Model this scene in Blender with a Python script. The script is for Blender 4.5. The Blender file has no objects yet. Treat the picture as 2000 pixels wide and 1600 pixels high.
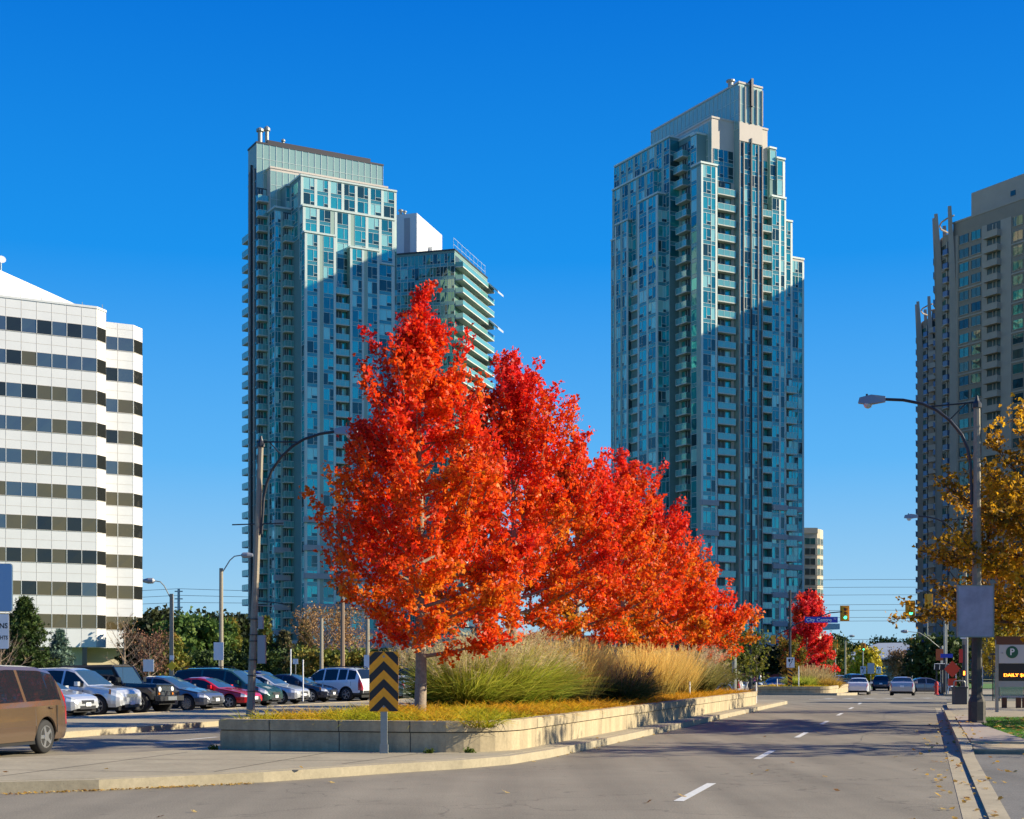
import bpy, math, random
import numpy as np
from mathutils import Vector, Matrix
from math import radians, sin, cos, pi
random.seed(7); rng = np.random.default_rng(7)
sc = bpy.context.scene; COL = sc.collection
F = 2850.0; HOR = 1309.0; CH = 1.65
def at(px, D): return ((px-1000)*D/F, D)
def zz(py, D): return CH-(py-HOR)*D/F
TH = radians(16.2); UX, UY = sin(TH), cos(TH); VX, VY = cos(TH), -sin(TH)
def st(s, t): return (s*VX+t*UX, s*VY+t*UY)
def gz(t): return 0.0 if t < 97 else (-0.45*(t-97)/28 if t < 125 else -0.45)
def gxy(x, y): return gz(x*UX+y*UY)

# ------------------------------------------------------------ materials
def nmat(name):
    m = bpy.data.materials.new(name); m.use_nodes = True
    nt = m.node_tree; b = nt.nodes['Principled BSDF']
    return m, nt, b
def S(b, k, v):
    if k in b.inputs: b.inputs[k].default_value = v
def pm(name, col, rough=.6, metal=0.0, spec=.5, noise=0.0, nscale=8.0, bump=0.0, bscale=40.0, emis=None, estr=0.0, coat=0.0, trans=0.0, jit=0.0):
    m, nt, b = nmat(name)
    S(b, 'Base Color', (*col, 1)); S(b, 'Roughness', rough); S(b, 'Metallic', metal); S(b, 'Specular IOR Level', spec)
    if coat: S(b, 'Coat Weight', coat); S(b, 'Coat Roughness', .04)
    if emis: S(b, 'Emission Color', (*emis, 1)); S(b, 'Emission Strength', estr)
    if trans: S(b, 'Transmission Weight', trans)
    N, L = nt.nodes, nt.links
    if noise or bump:
        tc = N.new('ShaderNodeTexCoord')
    if noise:
        n = N.new('ShaderNodeTexNoise'); n.inputs['Scale'].default_value = nscale; n.inputs['Detail'].default_value = 6; n.inputs['Roughness'].default_value = .65
        L.new(tc.outputs['Object'], n.inputs['Vector'])
        mr = N.new('ShaderNodeMapRange'); mr.inputs['From Min'].default_value = .3; mr.inputs['From Max'].default_value = .7
        mr.inputs['To Min'].default_value = 1-noise; mr.inputs['To Max'].default_value = 1+noise
        L.new(n.outputs['Fac'], mr.inputs['Value'])
        vm = N.new('ShaderNodeVectorMath'); vm.operation = 'SCALE'; vm.inputs[0].default_value = col
        L.new(mr.outputs['Result'], vm.inputs['Scale']); L.new(vm.outputs['Vector'], b.inputs['Base Color'])
    if bump:
        n2 = N.new('ShaderNodeTexNoise'); n2.inputs['Scale'].default_value = bscale; n2.inputs['Detail'].default_value = 4
        L.new(tc.outputs['Object'], n2.inputs['Vector'])
        bp = N.new('ShaderNodeBump'); bp.inputs['Strength'].default_value = bump; bp.inputs['Distance'].default_value = .02
        L.new(n2.outputs['Fac'], bp.inputs['Height']); L.new(bp.outputs['Normal'], b.inputs['Normal'])
    return m
def attr_mat(name, rough=.6, transl=.35, spec=.3):
    m, nt, b = nmat(name); N, L = nt.nodes, nt.links
    a = N.new('ShaderNodeAttribute'); a.attribute_name = 'Col'
    L.new(a.outputs['Color'], b.inputs['Base Color']); S(b, 'Roughness', rough); S(b, 'Specular IOR Level', spec)
    if transl:
        t = N.new('ShaderNodeBsdfTranslucent'); L.new(a.outputs['Color'], t.inputs['Color'])
        mx = N.new('ShaderNodeMixShader'); mx.inputs[0].default_value = transl
        L.new(b.outputs[0], mx.inputs[1]); L.new(t.outputs[0], mx.inputs[2])
        L.new(mx.outputs[0], N['Material Output'].inputs['Surface'])
    return m
def asphalt(name, col, crack=.5, patch=.12):
    m, nt, b = nmat(name); N, L = nt.nodes, nt.links
    tc = N.new('ShaderNodeTexCoord')
    n1 = N.new('ShaderNodeTexNoise'); n1.inputs['Scale'].default_value = .35; n1.inputs['Detail'].default_value = 7; n1.inputs['Roughness'].default_value = .7
    n2 = N.new('ShaderNodeTexNoise'); n2.inputs['Scale'].default_value = 45; n2.inputs['Detail'].default_value = 3
    vo = N.new('ShaderNodeTexVoronoi'); vo.feature = 'DISTANCE_TO_EDGE'; vo.inputs['Scale'].default_value = .16
    ns = N.new('ShaderNodeTexNoise'); ns.inputs['Scale'].default_value = .9; ns.inputs['Detail'].default_value = 6
    add = N.new('ShaderNodeVectorMath'); add.operation = 'MULTIPLY_ADD'; add.inputs[1].default_value = (2.2, 2.2, 2.2)
    for n in (n1, n2, ns): L.new(tc.outputs['Object'], n.inputs['Vector'])
    L.new(ns.outputs['Color'], add.inputs[0]); L.new(tc.outputs['Object'], add.inputs[2]); L.new(add.outputs[0], vo.inputs['Vector'])
    cr = N.new('ShaderNodeMapRange'); cr.inputs['From Min'].default_value = 0.0; cr.inputs['From Max'].default_value = .005
    cr.inputs['To Min'].default_value = 1-crack; cr.inputs['To Max'].default_value = 1
    L.new(vo.outputs['Distance'], cr.inputs['Value'])
    a1 = N.new('ShaderNodeMapRange'); a1.inputs['From Min'].default_value = .3; a1.inputs['From Max'].default_value = .7; a1.inputs['To Min'].default_value = 1-patch; a1.inputs['To Max'].default_value = 1+patch
    a2 = N.new('ShaderNodeMapRange'); a2.inputs['From Min'].default_value = .25; a2.inputs['From Max'].default_value = .75; a2.inputs['To Min'].default_value = .72; a2.inputs['To Max'].default_value = 1.28
    L.new(n1.outputs['Fac'], a1.inputs['Value']); L.new(n2.outputs['Fac'], a2.inputs['Value'])
    m1 = N.new('ShaderNodeMath'); m1.operation = 'MULTIPLY'; m2 = N.new('ShaderNodeMath'); m2.operation = 'MULTIPLY'
    L.new(a1.outputs[0], m1.inputs[0]); L.new(a2.outputs[0], m1.inputs[1]); L.new(m1.outputs[0], m2.inputs[0]); L.new(cr.outputs[0], m2.inputs[1])
    mp = N.new('ShaderNodeMapping'); mp.inputs['Rotation'].default_value = (0, 0, TH); mp.inputs['Scale'].default_value = (.9, .035, 1)
    n3 = N.new('ShaderNodeTexNoise'); n3.inputs['Scale'].default_value = 1.2; n3.inputs['Detail'].default_value = 5; L.new(tc.outputs['Object'], mp.inputs[0]); L.new(mp.outputs[0], n3.inputs['Vector'])
    a3 = N.new('ShaderNodeMapRange'); a3.inputs['From Min'].default_value = .35; a3.inputs['From Max'].default_value = .65; a3.inputs['To Min'].default_value = .84; a3.inputs['To Max'].default_value = 1.1; L.new(n3.outputs['Fac'], a3.inputs['Value'])
    n4 = N.new('ShaderNodeTexNoise'); n4.inputs['Scale'].default_value = 2.2; n4.inputs['Detail'].default_value = 3; L.new(tc.outputs['Object'], n4.inputs['Vector'])
    a4 = N.new('ShaderNodeMapRange'); a4.inputs['From Min'].default_value = .26; a4.inputs['From Max'].default_value = .36; a4.inputs['To Min'].default_value = .72; a4.inputs['To Max'].default_value = 1.0; L.new(n4.outputs['Fac'], a4.inputs['Value'])
    m3 = N.new('ShaderNodeMath'); m3.operation = 'MULTIPLY'; m4 = N.new('ShaderNodeMath'); m4.operation = 'MULTIPLY'; L.new(m2.outputs[0], m3.inputs[0]); L.new(a3.outputs[0], m3.inputs[1]); L.new(m3.outputs[0], m4.inputs[0]); L.new(a4.outputs[0], m4.inputs[1])
    vm = N.new('ShaderNodeVectorMath'); vm.operation = 'SCALE'; vm.inputs[0].default_value = col
    L.new(m4.outputs[0], vm.inputs['Scale']); L.new(vm.outputs[0], b.inputs['Base Color'])
    bp = N.new('ShaderNodeBump'); bp.inputs['Strength'].default_value = .35; bp.inputs['Distance'].default_value = .01
    L.new(n2.outputs['Fac'], bp.inputs['Height']); L.new(bp.outputs[0], b.inputs['Normal'])
    S(b, 'Roughness', .85); S(b, 'Specular IOR Level', .3)
    return m
def wavy_glass(name, col, metal=.5, rough=.03, wav=.02, wscale=.5, spec=.8):
    m, nt, b = nmat(name); N, L = nt.nodes, nt.links
    S(b, 'Base Color', (*col, 1)); S(b, 'Metallic', metal); S(b, 'Roughness', rough); S(b, 'Specular IOR Level', spec)
    tc = N.new('ShaderNodeTexCoord'); n = N.new('ShaderNodeTexNoise'); n.inputs['Scale'].default_value = wscale; n.inputs['Detail'].default_value = 1
    L.new(tc.outputs['Object'], n.inputs['Vector'])
    bp = N.new('ShaderNodeBump'); bp.inputs['Strength'].default_value = 1.0; bp.inputs['Distance'].default_value = wav
    L.new(n.outputs['Fac'], bp.inputs['Height']); L.new(bp.outputs[0], b.inputs['Normal'])
    return m
def conc_mat(name, col, streak=.0):
    m, nt, b = nmat(name); N, L = nt.nodes, nt.links; tc = N.new('ShaderNodeTexCoord')
    def nz(scale, lo, hi, det=6, mp=None, fr=(.3, .7)):
        n = N.new('ShaderNodeTexNoise'); n.inputs['Scale'].default_value = scale; n.inputs['Detail'].default_value = det; n.inputs['Roughness'].default_value = .65
        if mp:
            q = N.new('ShaderNodeMapping'); q.inputs['Scale'].default_value = mp; L.new(tc.outputs['Object'], q.inputs[0]); L.new(q.outputs[0], n.inputs['Vector'])
        else: L.new(tc.outputs['Object'], n.inputs['Vector'])
        r = N.new('ShaderNodeMapRange'); r.inputs['From Min'].default_value = fr[0]; r.inputs['From Max'].default_value = fr[1]; r.inputs['To Min'].default_value = lo; r.inputs['To Max'].default_value = hi
        L.new(n.outputs['Fac'], r.inputs['Value']); return n, r
    a, r1 = nz(1.1, .84, 1.12); b2, r2 = nz(14, .88, 1.10); c, r3 = nz(70, .55, 1.0, 2, fr=(.28, .36)); d, r4 = nz(3, 1-streak, 1+streak*.4, 5, (1, 1, .12), (.42, .6))
    cur = r1
    for r in (r2, r3, r4):
        mm = N.new('ShaderNodeMath'); mm.operation = 'MULTIPLY'; L.new(cur.outputs[0], mm.inputs[0]); L.new(r.outputs[0], mm.inputs[1]); cur = mm
    vm = N.new('ShaderNodeVectorMath'); vm.operation = 'SCALE'; vm.inputs[0].default_value = col; L.new(cur.outputs[0], vm.inputs['Scale']); L.new(vm.outputs[0], b.inputs['Base Color'])
    bp = N.new('ShaderNodeBump'); bp.inputs['Strength'].default_value = .35; bp.inputs['Distance'].default_value = .01; L.new(b2.outputs['Fac'], bp.inputs['Height']); L.new(bp.outputs[0], b.inputs['Normal'])
    S(b, 'Roughness', .88); S(b, 'Specular IOR Level', .25); return m
M = {}
M['asphalt'] = asphalt('asphalt', (.225, .195, .145), .35, .14)
M['asphalt2'] = asphalt('old_asphalt', (.175, .16, .13), .3, .12)
M['asphalt3'] = asphalt('driveway_asphalt', (.16, .15, .13), .2, .1)
M['conc'] = conc_mat('concrete_paving', (.345, .295, .205))
M['conc2'] = conc_mat('kerb_concrete', (.385, .325, .22))
M['conc3'] = conc_mat('planter_concrete', (.43, .345, .215), streak=.16)
M['seam'] = pm('dark_joint', (.08, .07, .055), .9)
M['white_line'] = pm('road_paint', (.62, .61, .56), .7, noise=.15, nscale=14)
M['soil'] = pm('soil', (.09, .06, .035), .95, noise=.3, nscale=6)
M['lawn'] = pm('lawn', (.07, .17, .03), .9, noise=.35, nscale=5, bump=.5, bscale=90)
M['far_ground'] = pm('far_ground', (.10, .115, .06), .95, noise=.35, nscale=.05)
M['steel'] = pm('galvanised_steel', (.30, .31, .28), .5, .35, noise=.1, nscale=10)
M['dkmetal'] = pm('dark_painted_metal', (.035, .037, .042), .45, .2)
M['poleconc'] = pm('pole_concrete', (.30, .26, .19), .8, noise=.15, nscale=12)
M['poledark'] = pm('dark_pole_concrete', (.075, .065, .055), .8, noise=.15, nscale=12)
M['white'] = pm('white_metal', (.62, .62, .61), .4, noise=.04, nscale=2)
M['black'] = pm('black_rubber', (.02, .02, .022), .6)
M['lampglass'] = pm('lamp_glass', (.55, .58, .6), .1, .1, .8)
# tower materials
M['g_teal'] = wavy_glass('teal_glass', (.05, .46, .45), .55)
M['g_blue'] = wavy_glass('blue_glass', (.025, .22, .25), .55)
M['g_dark'] = wavy_glass('dark_glass', (.03, .08, .09), .45)
M['g_lite'] = wavy_glass('pale_blind_glass', (.32, .62, .56), .25, .12)
M['g_green'] = wavy_glass('green_glass', (.10, .27, .22), .55)
M['g_spand'] = pm('aqua_spandrel', (.07, .27, .30), .15, .3, .8)
M['mint'] = pm('mint_panel', (.27, .37, .32), .5, noise=.05, nscale=.5)
M['mintg'] = pm('mint_glazing', (.33, .47, .39), .15, .25, .7)
M['twhite'] = pm('tower_white_frame', (.49, .56, .53), .5)
M['tconc'] = pm('tower_wall', (.13, .23, .215), .7, noise=.06, nscale=.4)
M['tband'] = pm('tower_band', (.34, .33, .34), .7, noise=.05, nscale=.6)
M['tfin'] = pm('dark_bronze_fin', (.055, .05, .055), .5, .3)
M['tfinl'] = pm('pale_fin', (.45, .38, .33), .6)
M['tbeige'] = pm('beige_panel', (.55, .47, .40), .7, noise=.05, nscale=.5)
M['rail'] = wavy_glass('balcony_glass', (.16, .42, .40), .3, .08)
M['railb'] = pm('blue_balcony_rail', (.10, .14, .24), .3, .3)
M['slab'] = pm('balcony_slab', (.50, .50, .45), .8)
M['recess'] = pm('balcony_recess', (.05, .075, .08), .4, .2)
M['brown'] = pm('brown_precast', (.27, .215, .165), .85, noise=.07, nscale=.4)
M['brownl'] = pm('pale_precast', (.38, .31, .25), .85, noise=.06, nscale=.4)
M['g_brown'] = wavy_glass('bronze_glass', (.16, .17, .13), .55, .04, .03)
M['office'] = pm('office_white_panel', (.62, .62, .625), .55, noise=.04, nscale=.4)
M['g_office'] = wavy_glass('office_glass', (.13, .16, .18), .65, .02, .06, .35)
M['g_office3'] = wavy_glass('brown_reflection_office_glass', (.16, .12, .06), .45, .03, .06, .35)  # brown reflection of the surroundings put into the glass colour
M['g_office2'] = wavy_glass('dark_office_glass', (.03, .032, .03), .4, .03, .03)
M['officejoint'] = pm('office_joint', (.50, .46, .42), .8)
M['sand'] = pm('sand_stone', (.60, .50, .33), .8, noise=.08, nscale=1)
M['beige_t'] = pm('cream_tower_wall', (.60, .50, .36), .8)
M['roofmetal'] = pm('grey_roof_metal', (.42, .46, .50), .5, .3, noise=.05, nscale=.3)
# ------------------------------------------------------------ mesh builder
class MB:
    def __init__(s): s.v = []; s.f = []; s.m = []; s.mats = []; s.X = None
    def mi(s, mat):
        if isinstance(mat, str): mat = M[mat]
        if mat not in s.mats: s.mats.append(mat)
        return s.mats.index(mat)
    def add(s, vs, fs, mat, X=None):
        k = len(s.v); i = s.mi(mat)
        X = X if X is not None else s.X
        if X is not None: vs = [tuple(X @ Vector(p)) for p in vs]
        s.v += [tuple(p) for p in vs]; s.f += [tuple(k+a for a in f) for f in fs]; s.m += [i]*len(fs)
    def quad(s, pts, mat): s.add(pts, [tuple(range(len(pts)))], mat)
    def box(s, x0, x1, y0, y1, z0, z1, mat, X=None):
        vs = [(x0,y0,z0),(x1,y0,z0),(x1,y1,z0),(x0,y1,z0),(x0,y0,z1),(x1,y0,z1),(x1,y1,z1),(x0,y1,z1)]
        s.add(vs, [(0,3,2,1),(4,5,6,7),(0,1,5,4),(1,2,6,5),(2,3,7,6),(3,0,4,7)], mat, X)
    def prism(s, poly, z0, z1, mat, X=None):
        n = len(poly)
        a = sum(poly[i][0]*poly[(i+1)%n][1]-poly[(i+1)%n][0]*poly[i][1] for i in range(n))
        if a < 0: poly = poly[::-1]
        g0 = z0 if callable(z0) else (lambda x, y: z0)
        g1 = z1 if callable(z1) else (lambda x, y: z1)
        vs = [(x, y, g0(x, y)) for x, y in poly]+[(x, y, g1(x, y)) for x, y in poly]
        fs = [tuple(range(n))[::-1], tuple(range(n, 2*n))]+[(i, (i+1)%n, n+(i+1)%n, n+i) for i in range(n)]
        s.add(vs, fs, mat, X)
    def tube(s, path, r, mat, n=8, X=None, cap=True):
        path = [Vector(p) for p in path]; rs = r if isinstance(r, (list, tuple)) else [r]*len(path)
        vs = []; fs = []
        ref = Vector((0, 0, 1)) if abs((path[-1]-path[0]).normalized().z) < .9 else Vector((1, 0, 0))
        for i, p in enumerate(path):
            d = (path[min(i+1, len(path)-1)]-path[max(i-1, 0)]).normalized()
            a = d.cross(ref).normalized(); b = a.cross(d).normalized()
            for k in range(n):
                t = 2*pi*k/n; vs.append(p+rs[i]*(cos(t)*a+sin(t)*b))
        for i in range(len(path)-1):
            for k in range(n):
                k2 = (k+1) % n; fs.append((i*n+k, i*n+k2, (i+1)*n+k2, (i+1)*n+k))
        if cap:
            fs.append(tuple(range(n))); fs.append(tuple(range((len(path)-1)*n, len(path)*n))[::-1])
        s.add([tuple(v) for v in vs], fs, mat, X)
    def lathe(s, prof, mat, n=16, X=None):
        vs = []; fs = []
        for r, z in prof:
            for k in range(n): vs.append((r*cos(2*pi*k/n), r*sin(2*pi*k/n), z))
        for i in range(len(prof)-1):
            for k in range(n):
                k2 = (k+1) % n; fs.append((i*n+k, i*n+k2, (i+1)*n+k2, (i+1)*n+k))
        fs.append(tuple(range(n))[::-1]); fs.append(tuple(range((len(prof)-1)*n, len(prof)*n)))
        s.add(vs, fs, mat, X)
    def build(s, name, parent=None, smooth=False, off=None):
        me = bpy.data.meshes.new(name)
        v = s.v if off is None else [(a-off[0], b-off[1], c-off[2]) for a, b, c in s.v]
        me.from_pydata(v, [], s.f)
        for m in s.mats: me.materials.append(m)
        me.polygons.foreach_set('material_index', s.m)
        if smooth: me.polygons.foreach_set('use_smooth', [True]*len(s.f))
        me.update()
        o = bpy.data.objects.new(name, me); COL.objects.link(o)
        if parent is not None: o.parent = parent
        return o
def tag(o, label=None, cat=None, group=None, kind=None):
    if label: o['label'] = label
    if cat: o['category'] = cat
    if group: o['group'] = group
    if kind: o['kind'] = kind
    return o
def thing(name, label, cat, loc=(0, 0, 0), rz=0.0, group=None):
    o = bpy.data.objects.new(name, None); COL.objects.link(o); o.empty_display_size = .3
    o.location = loc; o.rotation_euler = (0, 0, rz)
    return tag(o, label, cat, group)
def copy_tree(o, parent=None):
    c = o.copy(); COL.objects.link(c)
    if parent is not None: c.parent = parent
    for ch in list(o.children): copy_tree(ch, c)
    return c
def text_part(s, size, mat, parent, X, name='lettering', ax='CENTER', depth=.004, sx=1.0):
    cu = bpy.data.curves.new(name, 'FONT'); cu.body = s; cu.size = size; cu.align_x = ax; cu.align_y = 'CENTER'; cu.extrude = depth; cu.resolution_u = 3; cu.offset = size*.02
    t = bpy.data.objects.new('tmp', cu); COL.objects.link(t)
    dg = bpy.context.evaluated_depsgraph_get(); dg.update()
    me = bpy.data.meshes.new_from_object(t.evaluated_get(dg))
    bpy.data.objects.remove(t)
    me.transform(X @ Matrix.Diagonal((sx, 1, 1, 1))); me.materials.clear(); me.materials.append(M[mat] if isinstance(mat, str) else mat)
    o = bpy.data.objects.new(name, me); COL.objects.link(o); o.parent = parent
    return o
# text lies in local xy -> stand it up facing -y
STAND = Matrix.Rotation(radians(90), 4, 'X')
def T(x, y, z): return Matrix.Translation((x, y, z))

# ------------------------------------------------------------ world, sun, camera
SUN_EL = radians(26); SUN_DIR = Vector((cos(SUN_EL)*cos(radians(3)), cos(SUN_EL)*sin(radians(3)), sin(SUN_EL)))
w = bpy.data.worlds.new('World'); sc.world = w; w.use_nodes = True
nt = w.node_tree; bg = nt.nodes['Background']; sky = nt.nodes.new('ShaderNodeTexSky'); sky.sky_type = 'NISHITA'
sky.sun_disc = False; sky.sun_elevation = SUN_EL; sky.sun_rotation = radians(90-3)
sky.air_density = 1.0; sky.dust_density = .25; sky.ozone_density = 3.5; sky.altitude = 120
tcw = nt.nodes.new('ShaderNodeTexCoord'); sxyz = nt.nodes.new('ShaderNodeSeparateXYZ'); rp = nt.nodes.new('ShaderNodeValToRGB')
nt.links.new(tcw.outputs['Generated'], sxyz.inputs[0]); nt.links.new(sxyz.outputs['Z'], rp.inputs['Fac'])
el = rp.color_ramp.elements; el[0].position = 0.0; el[0].color = (.40/1.84, .66/1.84, .84/1.84, 1); el[1].position = 1.0; el[1].color = (.001, .03, .20, 1)
for p_, c_ in [(.038, (.36, .64, .86)), (.14, (.11, .46, .92)), (.27, (.008, .29, .85)), (.42, (.0, .175, .70))]:
    e_ = el.new(p_); e_.color = (*[q/1.84 for q in c_], 1)
# the physical sky sets the brightness, the ramp grades its colour towards a deep autumn blue
sk = nt.nodes.new('ShaderNodeMix'); sk.data_type = 'RGBA'; sk.inputs['Factor'].default_value = .985
gs = nt.nodes.new('ShaderNodeVectorMath'); gs.operation = 'SCALE'; gs.inputs['Scale'].default_value = 1/.12
nt.links.new(rp.outputs['Color'], gs.inputs[0]); nt.links.new(sky.outputs[0], sk.inputs['A']); nt.links.new(gs.outputs[0], sk.inputs['B']); nt.links.new(sk.outputs['Result'], bg.inputs['Color'])
bg.inputs['Strength'].default_value = .12
sl = bpy.data.lights.new('sun', 'SUN'); sl.energy = 5.0; sl.angle = radians(.5); sl.color = (1, .90, .68)
so = bpy.data.objects.new('sun', sl); COL.objects.link(so); so.rotation_euler = SUN_DIR.to_track_quat('Z', 'Y').to_euler()
cam = bpy.data.cameras.new('camera'); co = bpy.data.objects.new('camera', cam); COL.objects.link(co)
co.location = (0, 0, CH); co.rotation_euler = (radians(90), 0, 0)
cam.sensor_width = 36; cam.sensor_fit = 'HORIZONTAL'; cam.lens = 36*F/2000; cam.shift_y = (HOR-800)/2000; cam.clip_end = 6000; cam.clip_start = .1
sc.camera = co
sc.view_settings.view_transform = 'Standard'; sc.view_settings.look = 'None'; sc.view_settings.exposure = 0.88
try:
    sc.cycles.max_bounces = 6; sc.cycles.diffuse_bounces = 3; sc.cycles.transmission_bounces = 3; sc.cycles.glossy_bounces = 3; sc.cycles.use_denoising = True
except Exception: pass

# ------------------------------------------------------------ ground
TB = [97, 104, 111, 118, 125]
def sheet(name, s0, s1, t0, t1, z, mat, ss=None):
    b = MB(); ts = sorted([t0, t1]+[k for k in TB if t0 < k < t1])
    for a, c in zip(ts, ts[1:]):
        b.quad([(*st(s0, a), gz(a)+z), (*st(s1, a), gz(a)+z), (*st(s1, c), gz(c)+z), (*st(s0, c), gz(c)+z)], mat)
    o = b.build(name); tag(o, kind='structure'); return o
def slab(name, poly_st, z1, mat, z0=-.25, kerb=None):
    b = MB(); b.prism([st(*p) for p in poly_st], lambda x, y: gxy(x, y)+z0, lambda x, y: gxy(x, y)+z1, mat)
    o = b.build(name); tag(o, kind='structure'); return o
sheet('ground', -2500, 2500, -200, 5200, -.03, 'far_ground')
sheet('road', -20.3, .56, -60, 900, 0, 'asphalt')
sheet('side_road', -200, -20.3, -60, 19, -.002, 'asphalt')
sheet('cross_street', -260, -20.3, 78, 98, -.004, 'asphalt2')
sheet('cross_street', .56, 300, 79, 100, -.004, 'asphalt2')
sheet('cross_street', -400, 400, 150, 172, .004, 'asphalt2')
sheet('parking_lot', -110, -26.6, 19, 77, .0, 'asphalt2')
# median island with rounded nose
med = [(-6.95,30),(-6.98,26.5),(-7.15,24.5),(-7.6,23.2),(-8.3,22.0),(-9.5,19.6),(-11.0,17.6),(-13,16.2),(-16,15.2),(-20,15),(-20.5,16.5),(-18,18.6),(-15.4,21.5),(-14.0,23.6),(-13.65,25.2),(-13.6,50),(-13.6,72),(-13.0,74.4),(-11,75.6),(-9,75.4),(-7.4,74.4),(-6.95,72),(-6.95,50)]
def inset(poly, d):
    n = len(poly); a = sum(poly[i][0]*poly[(i+1)%n][1]-poly[(i+1)%n][0]*poly[i][1] for i in range(n)); sg = 1 if a > 0 else -1
    out = []
    for i in range(n):
        p, q, r = Vector(poly[i-1]), Vector(poly[i]), Vector(poly[(i+1)%n])
        e1 = (q-p).normalized(); e2 = (r-q).normalized()
        n1 = Vector((-e1.y, e1.x))*sg; n2 = Vector((-e2.y, e2.x))*sg
        k = (n1+n2); k = k/max(.3, k.length_squared)*2
        out.append(tuple(q+k*d))
    return out
slab('median', med, .15, 'conc2')
slab('median_paving', inset(med, .22), .154, 'conc', z0=.10)
# paving joints
b = MB()
for s0, t0, s1, t1 in [(-13.2,24.6,-7.6,24.4),(-15.0,21.3,-8.2,22.6),(-16,18.6,-10.4,19.2),(-12.6,16.9,-13.1,23.9),(-10.2,19.4,-10.6,24.8),(-15.6,15.8,-16.2,20.4),(-9.1,21.6,-8.9,24.6)]:
    x0, y0 = st(s0, t0); x1, y1 = st(s1, t1); d = Vector((x1-x0, y1-y0)); nn = Vector((-d.y, d.x)).normalized()*.011
    pts = []
    K = 14
    for k in range(K+1):
        j = random.uniform(-.02, .02)
        pts.append((x0+d.x*k/K+nn.x*j*60*.02, y0+d.y*k/K+nn.y*j*60*.02))
    for (ax, ay), (bx, by) in zip(pts, pts[1:]):
        b.quad([(ax-nn.x, ay-nn.y, .158), (bx-nn.x, by-nn.y, .158), (bx+nn.x, by+nn.y, .158), (ax+nn.x, ay+nn.y, .158)], 'seam')
tag(b.build('paving_joints'), kind='structure')
# left sidewalk
slw = [(-20.3,32),(-20.3,77),(-26.6,77),(-26.6,22),(-200,22),(-200,19),(-22,19),(-20.7,21),(-20.3,24)]
slab('pavement', slw, .15, 'conc2')
slab('pavement_paving', [(-20.5,24),(-20.5,77),(-26.4,77),(-26.4,21.8),(-40,21.8),(-40,19.4),(-22,19.4),(-21,21)], .154, 'conc', z0=.1)
# right side: gutter, kerb, pavement, driveway
def ko(t): return -.0065*(max(t, 0)-18)
b = MB()
for a, c in ((-60, 10), (10, 30), (30, 50), (50, 66)): b.quad([(*st(.28+ko(a), a), .004), (*st(.55+ko(a), a), .004), (*st(.55+ko(c), c), .004), (*st(.28+ko(c), c), .004)], 'conc2')
tag(b.build('gutter'), kind='structure')
def kz(x, y):
    t = x*UX+y*UY
    k = .035 if t < 28.5 else min(.15, .035+.115*(t-28.5)/2.2)
    if t > 57: k = max(.02, .15-.13*(t-57)/2)
    return k
b = MB(); ts = [-60, 10, 20, 28.5, 29.6, 30.7, 40, 50, 57, 58, 59, 66]
for a, c in zip(ts, ts[1:]): b.prism([st(.55+ko(a),a), st(.77+ko(a),a), st(.77+ko(c),c), st(.55+ko(c),c)], -.2, kz, 'conc2')
tag(b.build('kerb'), kind='structure')
slab('driveway', [(.77+ko(-1),-60),(40,-60),(40,29.6),(.77+ko(29.6),29.6),(.77+ko(0),0)], .03, 'asphalt3')
slab('pavement_right', [(.77+ko(29.6),29.6),(40,29.6),(40,78),(3,78),(1.4,76),(.5,72),(.77+ko(66),66)], .10, 'conc')
slab('verge_path', [(.80+ko(32.4),32.4),(1.95,32.4),(1.25,42),(1.15,50),(.80+ko(50),50)], .145, pm('pinkish_paving', (.33,.27,.22), .9, noise=.12, nscale=6), z0=.05)
slab('far_pavement', [(.6,101),(60,101),(60,150),(.6,150)], .12, 'conc')
slab('far_pavement', [(-260,101),(-15,101),(-15,150),(-260,150)], .12, 'conc')
slab('far_pavement', [(-260,77),(-20.3,77),(-20.3,78),(-260,78)], .12, 'conc')
# driveway kerb return
b = MB(); b.prism([st(.70,31.9), st(12,31.6), st(12,31.9), st(.70,32.3)], 0, .17, 'conc2'); b.prism([st(.71,29.6), st(12,29.6), st(12,31.6), st(.70,31.9)], 0, .125, 'conc3')
tag(b.build('kerb'), kind='structure')
# lane markings
b = MB()
def line(s0, t0, s1, t1, wd, z=.005):
    x0, y0 = st(s0, t0); x1, y1 = st(s1, t1); d = Vector((x1-x0, y1-y0)).normalized(); n = Vector((-d.y, d.x))*wd/2
    b.quad([(x0-n.x, y0-n.y, gz(t0)+z), (x1-n.x, y1-n.y, gz(t1)+z), (x1+n.x, y1+n.y, gz(t1)+z), (x0+n.x, y0+n.y, gz(t0)+z)], 'white_line')
for k in range(7): tc = 19.7+9.0*k; line(-3.12-.08*k+.013, tc-1.5, -3.12-.08*k-.013, tc+1.5, .13)
line(-6.8, 83, 1.6, 87.5, .3)
for k in range(8): line(-6.2+k*1.1, 86.4+k*.55, -5.7+k*1.1, 86.7+k*.55, .9)
for k in range(12): tc = 22+9*k; line(-17, tc-1.5, -17, tc+1.5, .12)
line(-13.9, 19, -13.9, 76, .1)
line(-20.0, 38, -16.6, 22, .0001)
for k in range(8): line(-3.5, 108+9*k, -3.5, 111+9*k, .12, .012)
for k in range(22): line(-27.3, 34+k*2.75, -32.5, 34+k*2.75, .1)
tag(b.build('lane_marking'), kind='structure')
# lot kerb
b = MB(); b.prism([st(-26.6,19), st(-26.4,19), st(-26.4,77), st(-26.6,77)], -.1, .17, 'conc3'); tag(b.build('kerb'), kind='structure')
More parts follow.
